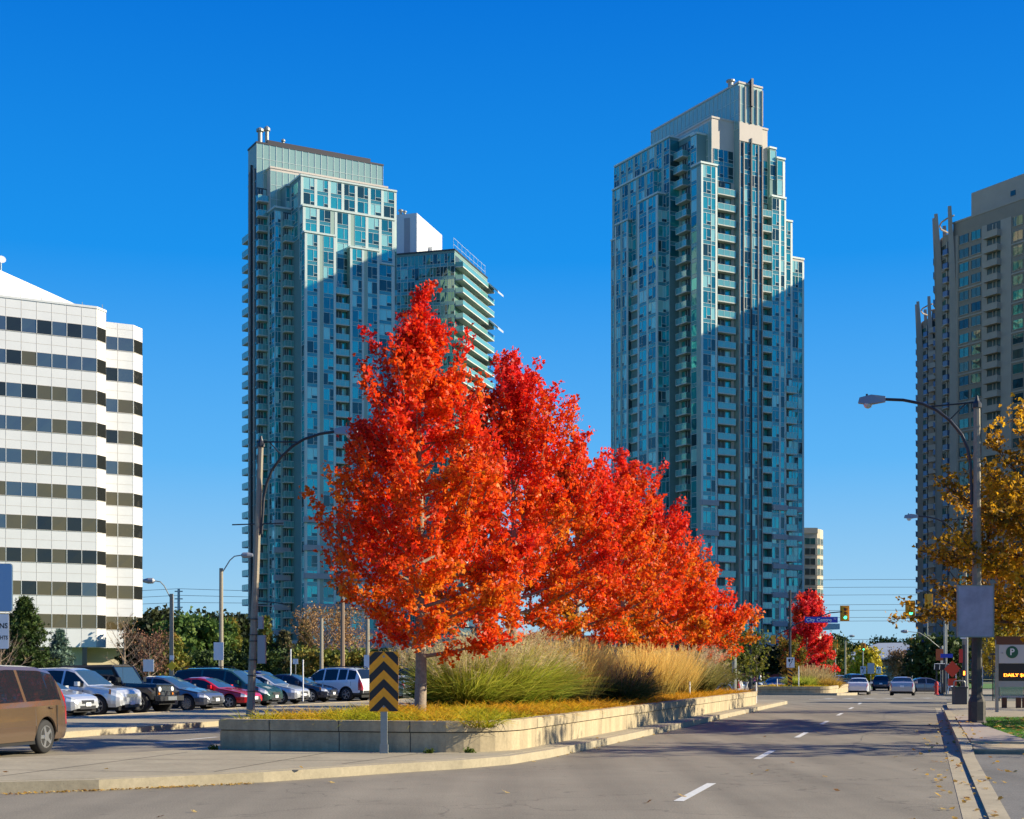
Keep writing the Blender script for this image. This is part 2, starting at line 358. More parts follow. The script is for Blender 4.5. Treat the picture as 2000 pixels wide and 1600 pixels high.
# lawns far
slab('lawn', [(-300,172),(400,172),(400,230),(-300,230)], .06, 'lawn')
slab('lawn', [(-200,80.1+20),(-60,100.1),(-60,160),(-200,160)], .13, 'lawn')
slab('lawn', [(-110,70),(-45,70),(-45,77),(-110,77)], .1, 'lawn')

# sealed cracks and a utility cover in the road
b = MB(); R0 = random.Random(5)
for s0, t0, s1, t1 in [(-1.6,30,-1.8,60),(-6.6,33,0,33.8),(-6.7,47,.1,46.2),(-14,9,-6,13.5),(-3,22,.1,21.5),(-19,34,-14.2,34.6),(-19.5,28,-16,60)]:
    K = 40; q = 0; pts = []
    for k in range(K+1):
        q = q*.8+R0.uniform(-.06, .06); dx, dy = s1-s0, t1-t0; l = math.hypot(dx, dy)
        pts.append(st(s0+dx*k/K-dy/l*q, t0+dy*k/K+dx/l*q))
    for (ax, ay), (bx, by) in zip(pts, pts[1:]):
        d = Vector((bx-ax, by-ay)).normalized(); nx, ny = -d.y*R0.uniform(.003, .009), d.x*R0.uniform(.003, .009)
        b.quad([(ax-nx, ay-ny, .0042), (bx-nx, by-ny, .0042), (bx+nx, by+ny, .0042), (ax+nx, ay+ny, .0042)], pm('bitumen_seal', (.10, .09, .075), .7) if 'seal' not in M else M['seal'])
        M.setdefault('seal', b.mats[-1])
tag(b.build('road_cracks'), kind='structure')
# ------------------------------------------------------------ facade kit
class Tower:
    def __init__(s, style='glass', fh=2.9):
        s.wall = MB(); s.win = []; s.bal = []; s.extra = []; s.style = style; s.fh = fh
    def face(s, o, d, n, width, z0, z1, pat, wid=None, zb=None):
        """pat: string of column letters; laid from o along d, outward n"""
        W = dict(W=2.0, w=1.1, P=.42, M=.7, B=2.8, G=1.25, F=.3, D=1.1, C=.16, S=1.0, V=2.4, N=.5, b=2.6)
        tot = sum(W[c] for c in pat); k = width/tot; u = 0
        X = Matrix(((d[0], n[0], 0, o[0]), (d[1], n[1], 0, o[1]), (0, 0, 1, 0), (0, 0, 0, 1)))
        nf = max(1, int(round((z1-z0)/s.fh))); fh = (z1-z0)/nf
        for c in pat:
            w = W[c]*k; u0, u1 = u, u+w; u += w
            wl = s.wall
            if c == 'P': wl.box(u0, u1, 0, .10, z0, z1, 'twhite', X); continue
            if c == 'M': wl.box(u0, u1, 0, .05, z0, z1, 'mint', X); continue
            if c == 'F': wl.box(u0, u1, 0, .4, z0, z1+1.0, 'tfin', X); continue
            if c == 'C': wl.box(u0, u1, 0, .3, z0, z1, 'tfinl', X); continue
            if c == 'S': wl.box(u0, u1, 0, .12, z0, z1, 'brownl', X); continue
            if c == 'N': continue
            for i in range(nf):
                a = z0+i*fh; b_ = a+fh
                it = MB()
                def pane(p0, p1, q0, q1, mat, out=.03):
                    t = [random.uniform(-.012, .012) for _ in range(4)]
                    it.add([(p0, out+t[0], q0), (p1, out+t[1], q0), (p1, out+t[2], q1), (p0, out+t[3], q1)], [(0, 1, 2, 3)], mat, X)
                if c in 'WwG' and s.style == 'glass':
                    g = random.random()
                    gm = 'g_teal' if g < .42 else 'g_blue' if g < .66 else 'g_lite' if g < .85 else 'g_dark'
                    if c == 'G': gm = 'mintg'
                    zs = a+(.72 if c != 'G' else 0)
                    if c != 'G': pane(u0, u1, a, zs, 'g_spand')
                    um = u0+w*random.choice((.45, .62)) if c == 'W' else None
                    if um:
                        pane(u0, um, zs, b_, gm); g2 = gm if random.random() < .5 else random.choice(('g_teal', 'g_blue', 'g_dark'))
                        pane(um, u1, zs, b_, g2)
                        it.box(um-.03, um+.03, .02, .09, zs, b_, 'twhite', X)
                        if random.random() < .8:
                            it.box(um, u1, .02, .08, zs+.62, zs+.68, 'twhite', X)
                            pane(um+.06, u1-.05, zs+.08, zs+.6, 'g_dark', .06)
                    else: pane(u0, u1, zs, b_, gm)
                    it.box(u0, u0+.045, .02, .10, a, b_, 'twhite', X); it.box(u1-.045, u1, .02, .10, a, b_, 'twhite', X)
                    it.box(u0+.045, u1-.045, .02, .085, a-.03, a+.04, 'twhite', X)
                    if c != 'G': it.box(u0+.045, u1-.045, .02, .085, zs-.03, zs+.03, 'twhite', X)
                    s.win.append((b_, it))
                elif c == 'D':
                    pane(u0, u1, a, b_, 'g_dark' if random.random() < .5 else 'g_blue'); it.box(u0, u1, .02, .07, a, a+.25, 'g_spand', X); s.win.append((b_, it))
                elif c in 'WwV':     # precast style window
                    gm = random.choice(('g_brown', 'g_brown', 'g_dark', 'g_green'))
                    m_ = .12*w; q0, q1 = a+.75, b_-.35
                    pane(u0+m_, u1-m_, q0, q1, gm, -.0+.025)
                    for e in (u0+m_, (u0+u1)/2, u1-m_): it.box(e-.03, e+.03, .0, .07, q0, q1, 'twhite' if s.style == 'cream' else 'dkmetal', X)
                    it.box(u0+m_-.05, u1-m_+.05, 0, .14, q0-.12, q0, 'brownl', X)
                    s.win.append((b_, it))
                    if i % 2 == 0 and s.style == 'brown': wl.box(u0, u1, 0, .16, a, a+.3, 'brownl', X)
                elif c in 'Bb':
                    if s.style == 'glass':
                        it2 = MB(); pane(u0, u1, a, b_, 'recess', .02)
                        for e in (u0+w*.1, u0+w*.38, u0+w*.62): it.box(e, e+.07, .02, .08, a, b_-.3, 'twhite', X)
                        pane(u0+w*.66, u0+w*.95, a, b_-.3, 'g_lite' if random.random() < .4 else 'g_teal', .04)
                        dep = 1.35; pr = 'rail'; sm = 'slab'; cap = 'twhite'
                    else:
                        it2 = MB(); pane(u0, u1, a, b_, 'recess', .02)
                        for e in (u0+w*.3, u0+w*.55): it.box(e, e+.25, .02, .1, a, b_-.3, 'brownl', X)
                        dep = 1.2; pr = 'railb' if c == 'B' else 'brownl'; sm = 'brownl'; cap = 'dkmetal' if c == 'B' else 'brownl'
                    if not (s.style == 'glass' and z1 - b_ < -1):
                        e0, e1 = u0-.1, u1+.1
                        it2.box(e0, e1, .0, dep, a-.2, a, sm, X)
                        rl = MB(); h = 1.05
                        rl.box(e0, e1, dep-.05, dep, a, a+h, pr, X); rl.box(e0, e0+.04, .05, dep-.05, a, a+h, pr, X); rl.box(e1-.04, e1, .05, dep-.05, a, a+h, pr, X)
                        rl.box(e0-.02, e1+.02, dep-.08, dep+.03, a+h, a+h+.06, cap, X)
                        if s.style == 'glass':
                            for kk in range(4): uu = e0+(e1-e0)*kk/3; rl.box(uu-.02, uu+.02, dep, dep+.03, a, a+h, 'twhite', X)
                        s.bal.append((b_, it2, rl))
                    s.win.append((b_-.01, it))
    def block(s, a0, a1, b0, b1, z1, mat='tconc', z0=0, F=None, L=None, R=None, cap=True, capmat='twhite'):
        s.wall.box(a0, a1, b0, b1, z0, z1, mat)
        if cap:
            e = .12; s.wall.box(a0-e, a1+e, b0-e, b1+e, z1, z1+.35, capmat)
        def zr(q): return (q[1] if len(q) > 1 else z0, q[2] if len(q) > 2 else z1)
        if F: s.face((a0, b0), (1, 0), (0, -1), a1-a0, *zr(F), F[0])
        if L: s.face((a0, b0), (0, 1), (-1, 0), b1-b0, *zr(L), L[0])
        if R: s.face((a1, b0), (0, 1), (1, 0), b1-b0, *zr(R), R[0])
    def finish(s, root, zvis=0):
        s.wall.build('wall', root)
        def merge(dst, src):
            k = len(dst.v); dst.v += src.v; mp = [dst.mi(m) for m in src.mats]
            dst.f += [tuple(k+a for a in f) for f in src.f]; dst.m += [mp[i] for i in src.m]
        ws = sorted(s.win, key=lambda q: -q[0]+(1000 if q[0] < zvis else 0))
        for z, it in ws[:100]: it.build('window', root)
        if len(ws) > 100:
            r = MB()
            for z, it in ws[100:]: merge(r, it)
            tag(r.build('window', root), kind='stuff')
        bs = sorted(s.bal, key=lambda q: -q[0])
        for z, it, rl in bs[:99]:
            o = it.build('balcony', root); rl.build('railing', o)
        if len(bs) > 99:
            r = MB()
            for z, it, rl in bs[99:]: merge(r, it); merge(r, rl)
            tag(r.build('balcony', root), kind='stuff')
        for nm, mb in s.extra: mb.build(nm, root)
RG = radians(29)
def flue(px, py, z0, h, r):
    m = MB(); m.lathe([(r, 0), (r, h*.75), (r*1.7, h*.78), (r*1.7, h*.9), (r*.6, h)], 'steel', 12, T(px, py, z0)); return ('flue', m)
# ---- left glass tower
X0, Y0 = at(595, 275)
root = thing('glass_tower', 'stepped teal glass apartment tower behind the parked cars, its broad front half in sun', 'apartment tower', (X0, Y0, 0), RG, 'glass apartment towers')
t = Tower()
t.block(-4.6, 22.3, 14, 19, 104.6, 'mint', F=('G'*20, 96, 104.6), L=('DCDFDCD', 8, 100), R=('MWM', 80, 100), capmat='tfin')
t.wall.box(-2, 20, 15, 18, 104.9, 106.0, 'tfin')
t.block(-2.5, 22.4, 12, 25, 99.5, 'tbeige', F=('GGGGGGGGGGGGGGGGGGGM', 88, 99.0), L=('MWWMWWMW', 6, 90), R=('MWWBMWWMWW', 6, 88), capmat='tbeige')
t.face((-4.6, 14), (1, 0), (0, -1), 2.1, 6, 96, 'B')
t.block(-3.3, -2.5, 19, 22.5, 92, F=None, L=('B', 6, 90))
t.block(-3.0, .3, 8, 12, 90.6, F=('WMB', 6, 90), L=('WM', 6, 90))
t.block(-.4, .4, 9, 12, 95.5, F=('w', 90, 95))
t.block(.35, 20.3, 3, 14, 95.8, F=('PWPWPBPBPWPWPWP'.replace('B', 'W'), 84, 95.6), L=('MWMWM', 84, 95), R=('MWBW', 6, 94))
t.block(.2, 19.2, 1.5, 3, 89.6, F=('PWPWMPWPMWPWPWP', 75, 89.4), L=('w', 76, 89), R=('w', 6, 89))
t.block(0, 6.3, 0, 1.5, 84.2, F=('PWPMWP', 6, 84), L=('w', 6, 83))
t.face((6.3, 1.5), (1, 0), (0, -1), 2.9, 6, 76.6, 'B')
t.block(9.2, 15.3, 0, 1.5, 82.6, F=('PWPMWP', 6, 82.4), R=('w', 80, 82))
t.block(15.3, 18.6, .3, 1.5, 80.4, F=('WP', 6, 80.2), R=('w', 6, 80))
t.face((18.6, 2), (0, 1), (1, 0), 3, 6, 78, 'B')
for z in (8.3, 13.2, 18.9, 24.2, 29.5):
    for a0, a1, b0 in ((-3.2, .0, 7.8), (-.2, 6.5, -.25), (6.5, 9.0, -1.45), (9.0, 18.8, -.25)):
        t.wall.box(a0, a1, b0-.35, b0+.6, z, z+1.05, 'tband')
t.wall.box(-4, 24, -1.6, 1.4, 0, 7.2, 'tband')
for k in range(9): t.wall.box(-3.4+k*3, -1.6+k*3, -1.72, -1.55, .6, 5.6, 'g_dark')
t.extra += [flue(-3.2, 16, 104.9, 3.6, .45), flue(-1.7, 16.2, 104.9, 4.2, .38), flue(1.6, 16, 104.9, 2.2, .25)]
t.finish(root, 30)
# ---- right glass tower
X0, Y0 = at(1369, 270)
root = thing('glass_tower', 'taller teal glass tower right of the maples with dark vertical fins up its front', 'apartment tower', (X0, Y0, 0), RG, 'glass apartment towers')
t = Tower()
t.block(8.8, 14.3, 0, 29, 112, 'mint', F=('CGCGFGCGC', 104.8, 111.5), L=('G'*22, 103.5, 111.8), capmat='tbeige')
t.face((8.8, 0), (1, 0), (0, -1), 5.5, 2, 101, 'CDCWFWCDC')
t.wall.box(8.82, 14.28, -.16, -.002, 101.2, 104.7, 'tbeige')
t.block(3.6, 16.8, 1.5, 26, 105.0, 'tbeige', L=('MGGGGGGGMGGGGGGG', 95, 104.5), R=('MWWMWWMWWM', 10, 100), capmat='tbeige')
t.face((3.7, 1.5), (1, 0), (0, -1), 5.1, 2, 93.5, 'FBN'); t.face((4, 1.5), (1, 0), (0, -1), 4.6, 93.5, 99.4, 'WW')
t.face((14.3, 1.5), (1, 0), (0, -1), 2.5, 2, 91, 'B'); t.face((14.3, 1.5), (1, 0), (0, -1), 2.5, 91, 99, 'W')
t.block(0, 3.7, 0, 3, 95.5, F=('PWwP', 2, 95.2), L=('Mw', 2, 95))
t.block(1.4, 9, 3.2, 5, 102.2, F=None, L=('W', 93, 102), )
t.block(2.2, 10, 5, 10, 103, L=('WB', 93.8, 102)); t.face((2.2, 5), (0, 1), (-1, 0), 5, 4, 93.5, 'MbM')
t.block(0, 10, 10, 29.3, 103.5, F=('W', 80, 103), L=('WMWMWMWMWMWMWMW', 84, 103.2))
t.face((0, 10), (0, 1), (-1, 0), 19.3, 6, 84, 'WPMWMBMWMWM')
t.block(-1, 0, 14, 28.5, 98.3, F=('w', 90, 98), L=('WMWMWMWMWM', 75, 98))
t.block(-1.9, 0, 11.2, 18, 92.8, F=('W', 6, 92.5), L=('PWPWP', 6, 92.5))
t.block(-1.9, 0, 21.5, 26, 90.5, F=('W', 6, 90), L=('PWMWP', 6, 90.3))
t.block(-1.5, 0, 26, 28.2, 88, L=('WMWM', 6, 87.8))
t.block(16.8, 18.3, .8, 28, 101.4, F=('w', 95.5, 101), R=('MWWMWWBMWW', 6, 100))
t.block(18.3, 20.2, .5, 28, 99.6, F=('wP', 92, 99.2), R=('MWWMWWBMWW', 6, 98))
t.block(16.8, 20.2, .2, .8, 92, F=('WPwP', 2, 91.7))
t.block(20.2, 22.6, 1.2, 28, 88.2, F=('WP', 58, 88), R=('WMWBWMWBW', 6, 87)); t.face((20.2, 1.2), (1, 0), (0, -1), 2.4, 2, 58, 'B')
t.block(22.6, 26.0, 1.8, 30, 81.5, 'tbeige', F=('WwP', 2, 81), R=('WBWMWBWMWB', 6, 81))
for z in (10, 15.5, 21, 26.6, 32.2):
    for a0, a1, b0 in ((-.1, 3.8, -.2), (16.8, 20.3, 0), (20.3, 24.8, 1.0), (-2, -.2, 11.0)):
        t.wall.box(a0, a1, b0-.3, b0+.6, z, z+1.0, 'tband')
t.wall.box(-3, 26, -1.6, 1.0, 0, 7.5, 'tband')
for k in range(9): t.wall.box(-2.4+k*3, -.6+k*3, -1.72, -1.55, .6, 5.6, 'g_dark')
t.wall.box(21, 30, -4, 6, 9.5, 10.6, 'twhite')
m = MB(); m.prism([(11.3, -.6), (11.8, -.6), (11.8, 3.2), (11.3, 3.2)], 108, lambda x, y: 113.2-max(0, y+.6)*.4, 'tfin'); t.extra.append(('roof_fin', m))
t.extra += [flue(9.9, 4, 112.2, 2.1, .5), flue(12.6, 5, 112.2, 1.6, .45)]
t.finish(root, 34)
# ---- dark green glass tower behind (road aligned)
X0, Y0 = at(888, 330)
root = thing('glass_tower', 'dark green glass tower with a pale boxy penthouse, standing behind the left tower', 'apartment tower', (X0, Y0, 0), -TH, 'glass apartment towers')
t = Tower()
M['g_teal_keep'] = M['g_teal']; M['g_blue_keep'] = M['g_blue']; M['g_lite_keep'] = M['g_lite']
M['g_teal'] = M['g_green']; M['g_blue'] = M['g_green']; M['g_lite'] = wavy_glass('pale_green_glass', (.28, .46, .36), .4, .08)
t.block(-24, 0, 0, 25, 96.6, 'tconc', F=None, R=None, capmat='dkmetal')
t.face((-24, 0), (1, 0), (0, -1), 24, 6, 96, 'WWWBWWWWDWWWWW')
nf = 31
for i in range(nf):
    a = 6+i*2.9; g = MB(); Xr = Matrix(((0, 1, 0, 0), (1, 0, 0, 0), (0, 0, 1, 0), (0, 0, 0, 1)))
    for q in range(8): g.add([(.02, q*3+.4, a), (.02, q*3+3.2, a), (.02, q*3+3.2, a+2.6), (.02, q*3+.4, a+2.6)], [(0, 1, 2, 3)], random.choice(('g_green', 'recess', 'g_lite')))
    t.win.append((a+2.9, g))
    s_ = MB(); s_.box(.0, 1.9, .3, 24.6, a-.25, a, 'slab'); r_ = MB(); r_.box(1.85, 1.9, .3, 24.6, a, a+1.0, 'rail'); r_.box(.05, 1.85, .3, .36, a, a+1.0, 'rail'); r_.box(1.8, 1.95, .28, 24.65, a+1.0, a+1.07, 'twhite')
    t.bal.append((a+2.9, s_, r_))
# penthouse
px0 = MB(); px0.box(-24, -10.9, 5, 23, 96.9, 107.5, 'white'); px0.box(-21, -19.5, 4.9, 5, 97, 106.5, 'tband'); px0.box(-14, -12.6, 4.9, 5, 97, 106.5, 'tband'); px0.box(-10.9, -10.0, 13, 17, 97, 101.8, 'white')
t.extra += [('penthouse', px0), flue(-16, 8, 107.5, 2.2, .35), flue(-15, 8, 107.5, 1.8, .3)]
rr = MB()
for k in range(9): rr.box(-.3, -.25, k*3, k*3+.06, 96.9, 99.4, 'twhite')
for z in (98, 99.4): rr.box(-.3, -.25, 0, 24.3, z, z+.06, 'twhite')
t.extra.append(('roof_railing', rr))
for z in (93.5, 84.8, 76.1): lv = MB(); t.extra.append(('sun_shade', lv)); lv.prism([(1.96, 20), (4.2, 20), (4.2, 24.6), (1.96, 24.6)], lambda x, y, z=z: z-(x-2.2)*.9, lambda x, y, z=z: z+.5-(x-2.2)*.9, 'roofmetal')
t.finish(root, 20)
M['g_teal'] = M['g_teal_keep']; M['g_blue'] = M['g_blue_keep']; M['g_lite'] = M['g_lite_keep']
# ---- brown precast towers
def brown(px, D, zt, label, nearlen, mech):
    X0, Y0 = at(px, D)
    root = thing('precast_tower', label, 'apartment tower', (X0, Y0, 0), RG, 'brown precast towers')
    t = Tower('brown')
    t.block(0, 30, -nearlen, 12, zt, 'brown', z0=0, capmat='brownl')
    pats = 'SWVSBSWVSbSWVSbS'
    t.face((0, -nearlen), (0, 1), (-1, 0), nearlen+12, 4, zt-2.6, ('SbSVVS'*3 if nearlen > 20 else 'SbSVVSb'))
    t.face((0, -nearlen), (1, 0), (0, -1), 30, 4, zt-2.6, 'SVVSbSVVSbSVVS')
    # curved end: facets
    pts = [(0, 12), (.3, 14.2), (1.2, 16.6), (2.8, 18.7), (5, 20.3), (8, 21.3), (12, 21.6), (20, 21.6)]
    t.wall.prism(pts+[(20, 12)], 0, zt-1.6, 'brown')
    for i, (p, q) in enumerate(zip(pts, pts[1:])):
        d = Vector((q[0]-p[0], q[1]-p[1])); L_ = d.length; d.normalize(); n = Vector((-d.y, d.x))
        t.face(p, d, n, L_, 4, zt-3.2, ('SBS', 'V', 'SV', 'B', 'SV', 'V', 'SVVVS')[i])
    # tapering fins above the roof
    for i in (0, 2, 3, 5):
        p = pts[i]; f = MB(); cx, cy = 8, 12
        dx, dy = p[0]-cx, p[1]-cy; l = math.hypot(dx, dy); dx /= l; dy /= l
        path = [(p[0]+dx*(.1+.7*max(0, (z-zt*.8)/(zt*.2))**1.6), p[1]+dy*(.1+.7*max(0, (z-zt*.8)/(zt*.2))**1.6), z) for z in [0, zt*.8, zt*.85, zt*.9, zt*.95, zt+3.5]]
        f.tube(path, [.95, .95, .9, .85, .75, .5], 'brownl', 4); t.extra.append(('roof_fin', f))
    f = MB(); f.tube([(p[0]*.98+.2, p[1], zt+1.8) for p in pts[:6]], .18, 'brownl', 6); t.extra.append(('roof_ring', f))
    if mech:
        m = MB(); m.box(1.5, 24, -nearlen, 8.5, zt+.3, zt+5.6, 'brownl'); m.box(1.4, 1.5, -3, -1.8, zt+2, zt+3, 'g_dark'); m.box(1.4, 1.5, -12, -9, zt+2, zt+3.4, 'g_dark'); t.extra.append(('penthouse', m))
    t.finish(root, 25)
brown(1950, 290, 93.5, 'brown precast tower at the right edge with curved balcony corner and roof box', 30, True)
X2, D2 = 110.3, 352.6
brown(1000+X2*F/D2, D2, 91, 'narrower brown tower half hidden behind the right edge tower, fins rising over its roof', 14, False)
# ---- cream tower far
X0, Y0 = at(1580, 420)
root = thing('cream_tower', 'cream apartment tower with rounded bays seen far beyond the right glass tower', 'apartment tower', (X0, Y0, 0), radians(5))
t = Tower('cream', 2.95)
pts = [(-6, 0), (2.4, 0), (3.6, .8), (4.4, 2.4), (5.2, 3.4), (5.4, 6), (5.4, 14)]
t.wall.prism(pts+[(-6, 14)], 0, 42.3, 'beige_t')
for p, q in zip(pts[:6], pts[1:6]):
    d = Vector((q[0]-p[0], q[1]-p[1])); L_ = d.length; d.normalize()
    t.face(p, d, (d.y, -d.x), L_, 2, 40, 'VV' if L_ > 4 else 'V')
t.wall.box(-6.3, 2.5, -.3, 10, 41, 42.6, 'beige_t')
t.finish(root)
# ---- white office building
X0, Y0 = at(212, 170)
root = thing('office_building', 'white panelled office block with dark ribbon windows at the left edge', 'office building', (X0, Y0, 0), RG)
M_wall = MB(); fh = 3.72; zr0 = 6.5     # first ribbon centre ~7.3
ZT = 43.6
outl = [(-40, 0), (-1.4, 0), (0, 1.3), (0, 6), (1.2, 6), (3.2, 6), (4.8, 7.6), (4.8, 34), (-40, 34)]
body = [(-40, 0), (-1.4, 0), (0, 1.3), (0, 34), (-40, 34)]
M_wall.prism(body, 4.3, ZT, 'office'); M_wall.prism([(.002, 4.4), (4.0, 4.4), (5.5, 5.9), (5.5, 34), (.002, 34)], 4.3, ZT-.35, 'office')
M_wall.prism([(-40, 2), (-2, 2), (-2, 33), (-40, 33)], 0, 4.3, 'g_office2'); M_wall.prism([(-2, 6), (5.1, 6), (5.1, 33), (-2, 33)], 0, 4.3, 'sand')
M_wall.box(-5.2, -2.6, 1.9, 2.6, 0, 4.3, 'sand'); M_wall.box(-16, -14.5, 1.9, 2.6, 0, 4.3, 'sand')
M_wall.prism([(-40.1, -.08), (-1.35, -.08), (.08, 1.25), (.08, 4.3), (-40.1, 4.3)], ZT, ZT+.25, 'white')
wins = []
def office_face(p, q, cols, dz=0, top=ZT, dark=False):
    d = Vector((q[0]-p[0], q[1]-p[1])); L_ = d.length; d.normalize(); n = (d.y, -d.x)
    X = Matrix(((d.x, n[0], 0, p[0]), (d.y, n[1], 0, p[1]), (0, 0, 1, 0), (0, 0, 0, 1)))
    cw = L_/cols
    for r in range(10):
        z0 = 6.5+r*fh+dz; z1 = z0+1.55
        for c in range(cols):
            m = MB(); u0, u1 = c*cw, (c+1)*cw
            tl = [random.uniform(-.02, .02) for _ in range(4)]
            m.add([(u0+.03, .02+tl[0]+.012, z0), (u1-.03, .02+tl[1]+.012, z0), (u1-.03, .02+tl[2]+.012, z1), (u0+.03, .02+tl[3]+.012, z1)], [(0, 1, 2, 3)], 'g_office2' if dark else random.choices(('g_office', 'g_office3', 'g_office2'), (5+r-max(0, (cols-c-4))*.6 if r > 2 else .8, max(.5, 9-r), 2.2))[0], X)  # tint odds by row paint in reflections: browner low, bluer high
            m.box(u0-.03, u0+.03, .0, .07, z0, z1, 'white', X); m.box(u0+.03, u1-.03, 0, .05, z0-.05, z0, 'officejoint', X)
            wins.append((L_-u0 if not dark else 99, r, m))
        M_wall.box(0, L_, 0, .012, z0+2.55, z0+2.59, 'officejoint', X)
        M_wall.box(0, L_, 0, .03, z1, z1+.05, 'officejoint', X)
    for c in range(cols+1): M_wall.box(c*cw-.02, c*cw+.02, 0, .015, 4.4, top-.02, 'officejoint', X)
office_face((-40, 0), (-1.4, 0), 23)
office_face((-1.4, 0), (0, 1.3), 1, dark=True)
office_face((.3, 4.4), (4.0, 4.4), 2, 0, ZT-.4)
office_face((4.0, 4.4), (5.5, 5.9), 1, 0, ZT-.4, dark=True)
M_wall.build('wall', root)
wins.sort(key=lambda q: 0 if q[0] == 99 else (40-q[0]) if False else q[0])
vis = [wq for wq in wins if wq[0] == 99]+[wq for wq in wins if wq[0] != 99]
for _, _, m in vis[:100]: m.build('window', root)
r_ = MB()
for _, _, m in vis[100:]:
    k = len(r_.v); r_.v += m.v; mp = [r_.mi(x) for x in m.mats]; r_.f += [tuple(k+a for a in f) for f in m.f]; r_.m += [mp[i] for i in m.m]
tag(r_.build('window', root), kind='stuff')
# set-back penthouse running with the road direction (world -> local)
pw = MB(); 
def w2l(x, y): dx, dy = x-X0, y-Y0; return (dx*cos(RG)+dy*sin(RG), -dx*sin(RG)+dy*cos(RG))
A_ = Vector(at(-60, 162)); B_ = Vector(at(150, 183.5)); 
pw.prism([w2l(*A_), w2l(*B_), w2l(B_.x-14, B_.y+4), w2l(A_.x-20, A_.y+4)], ZT, 47.6, 'white'); pw.build('penthouse', root)
pw = MB(); pw.box(-6, -.4, 6, 7, ZT+.25, ZT+.6, 'white')
for k in range(6): pw.box(-12+k*2.3, -11.94+k*2.3, 1.0, 1.06, ZT+.25, ZT+.8, 'steel')
pw.build('roof_railing', root)
l_ = w2l(*at(2, 169)); dm = MB(); dm.tube([(*l_, 47.6), (*l_, 49.6)], .07, 'steel'); dm.lathe([(.05, 0), (.45, .35), (.5, .4)], 'white', 12, T(*l_, 49) @ Matrix.Rotation(1.2, 4, 'X')); dm.build('roof_antenna', root)
# ---- far pavilion with big grey roof
X0, Y0 = at(1720, 240)
root = thing('pavilion', 'low wide building under a sloping grey metal roof beyond the intersection', 'building', (X0, Y0, -.45), radians(-4))
m = MB(); m.box(-7, 7.5, 0, 7, 0, 3.4, 'brown'); m.build('wall', root)
m = MB(); m.add([(-7.5, -2, 3.3), (8, -2, 4.4), (7.6, 8, 6.6), (1, 8, 6.5), (-7.5, -2, 3.5), (8, -2, 4.6), (7.6, 8, 6.8), (1, 8, 6.7), (-10, 2, 3.1)], [(0,1,2,3),(4,7,6,5),(0,4,5,1),(1,5,6,2),(2,6,7,3),(3,7,4,0),(0,3,8),(4,8,7)], 'roofmetal'); m.build('roof', root)
for k in range(6): m = MB(); m.box(-6.5+k*2.3, -4.7+k*2.3, -.06, 0, .6, 2.9, 'g_dark'); m.build('window', root)
m = MB(); m.box(7.7, 12.5, -1, 8, 0, 6.9, 'dkmetal'); m.box(8.6, 11.6, -1.1, -1, 3.2, 6.1, 'g_lite'); m.build('entrance_tower', root)
# small podium canopy between towers
X0, Y0 = at(985, 300)
root = thing('podium_building', 'low grey podium with dark glazing glimpsed under the maples between the towers', 'building', (X0, Y0, 0), RG)
m = MB(); m.box(-6, 34, 0, 20, 0, 9, 'tband'); m.build('wall', root)
for k in range(12): m = MB(); m.box(-5+k*3.2, -2.6+k*3.2, -.05, 0, 1, 7.5, 'g_dark'); m.build('window', root)
# red-walled shopfront low block right of the planter end
X0, Y0 = at(1500, 235)
root = thing('shopfront', 'dark low shopfront with a red base wall behind the far median', 'building', (X0, Y0, -.45), radians(-6))
m = MB(); m.box(-22, 6, 0, 10, 1.6, 5.0, 'dkmetal'); m.box(-22, 6, .1, 10, 0, 1.6, pm('red_wall', (.20, .02, .02), .6)); m.build('wall', root)
for k in range(8): m = MB(); m.box(-21+k*3.3, -18.6+k*3.3, -.05, 0, 1.9, 4.4, 'g_dark'); m.build('window', root)
m = MB(); m.box(-22.5, 6.5, -2.2, .3, 5.0, 5.5, 'tband'); m.build('canopy', root)
# ------------------------------------------------------------ vegetation
def fast_mesh(name, V, nq, mat, col=None, parent=None, k=4):
    me = bpy.data.meshes.new(name); n = len(V)
    me.vertices.add(n); me.vertices.foreach_set('co', np.asarray(V, dtype=np.float32).ravel())
    me.loops.add(nq*k); me.loops.foreach_set('vertex_index', np.arange(nq*k, dtype=np.int32))
    me.polygons.add(nq); me.polygons.foreach_set('loop_start', np.arange(nq, dtype=np.int32)*k)
    me.update(calc_edges=True)
    if col is not None:
        a = me.color_attributes.new('Col', 'FLOAT_COLOR', 'POINT')
        c = np.ones((n, 4), dtype=np.float32); c[:, :3] = col; a.data.foreach_set('color', c.ravel())
    me.materials.append(mat); me.validate()
    o = bpy.data.objects.new(name, me); COL.objects.link(o)
    if parent is not None: o.parent = parent
    return o
def unit(a): return a/np.maximum(1e-9, np.linalg.norm(a, axis=1, keepdims=True))
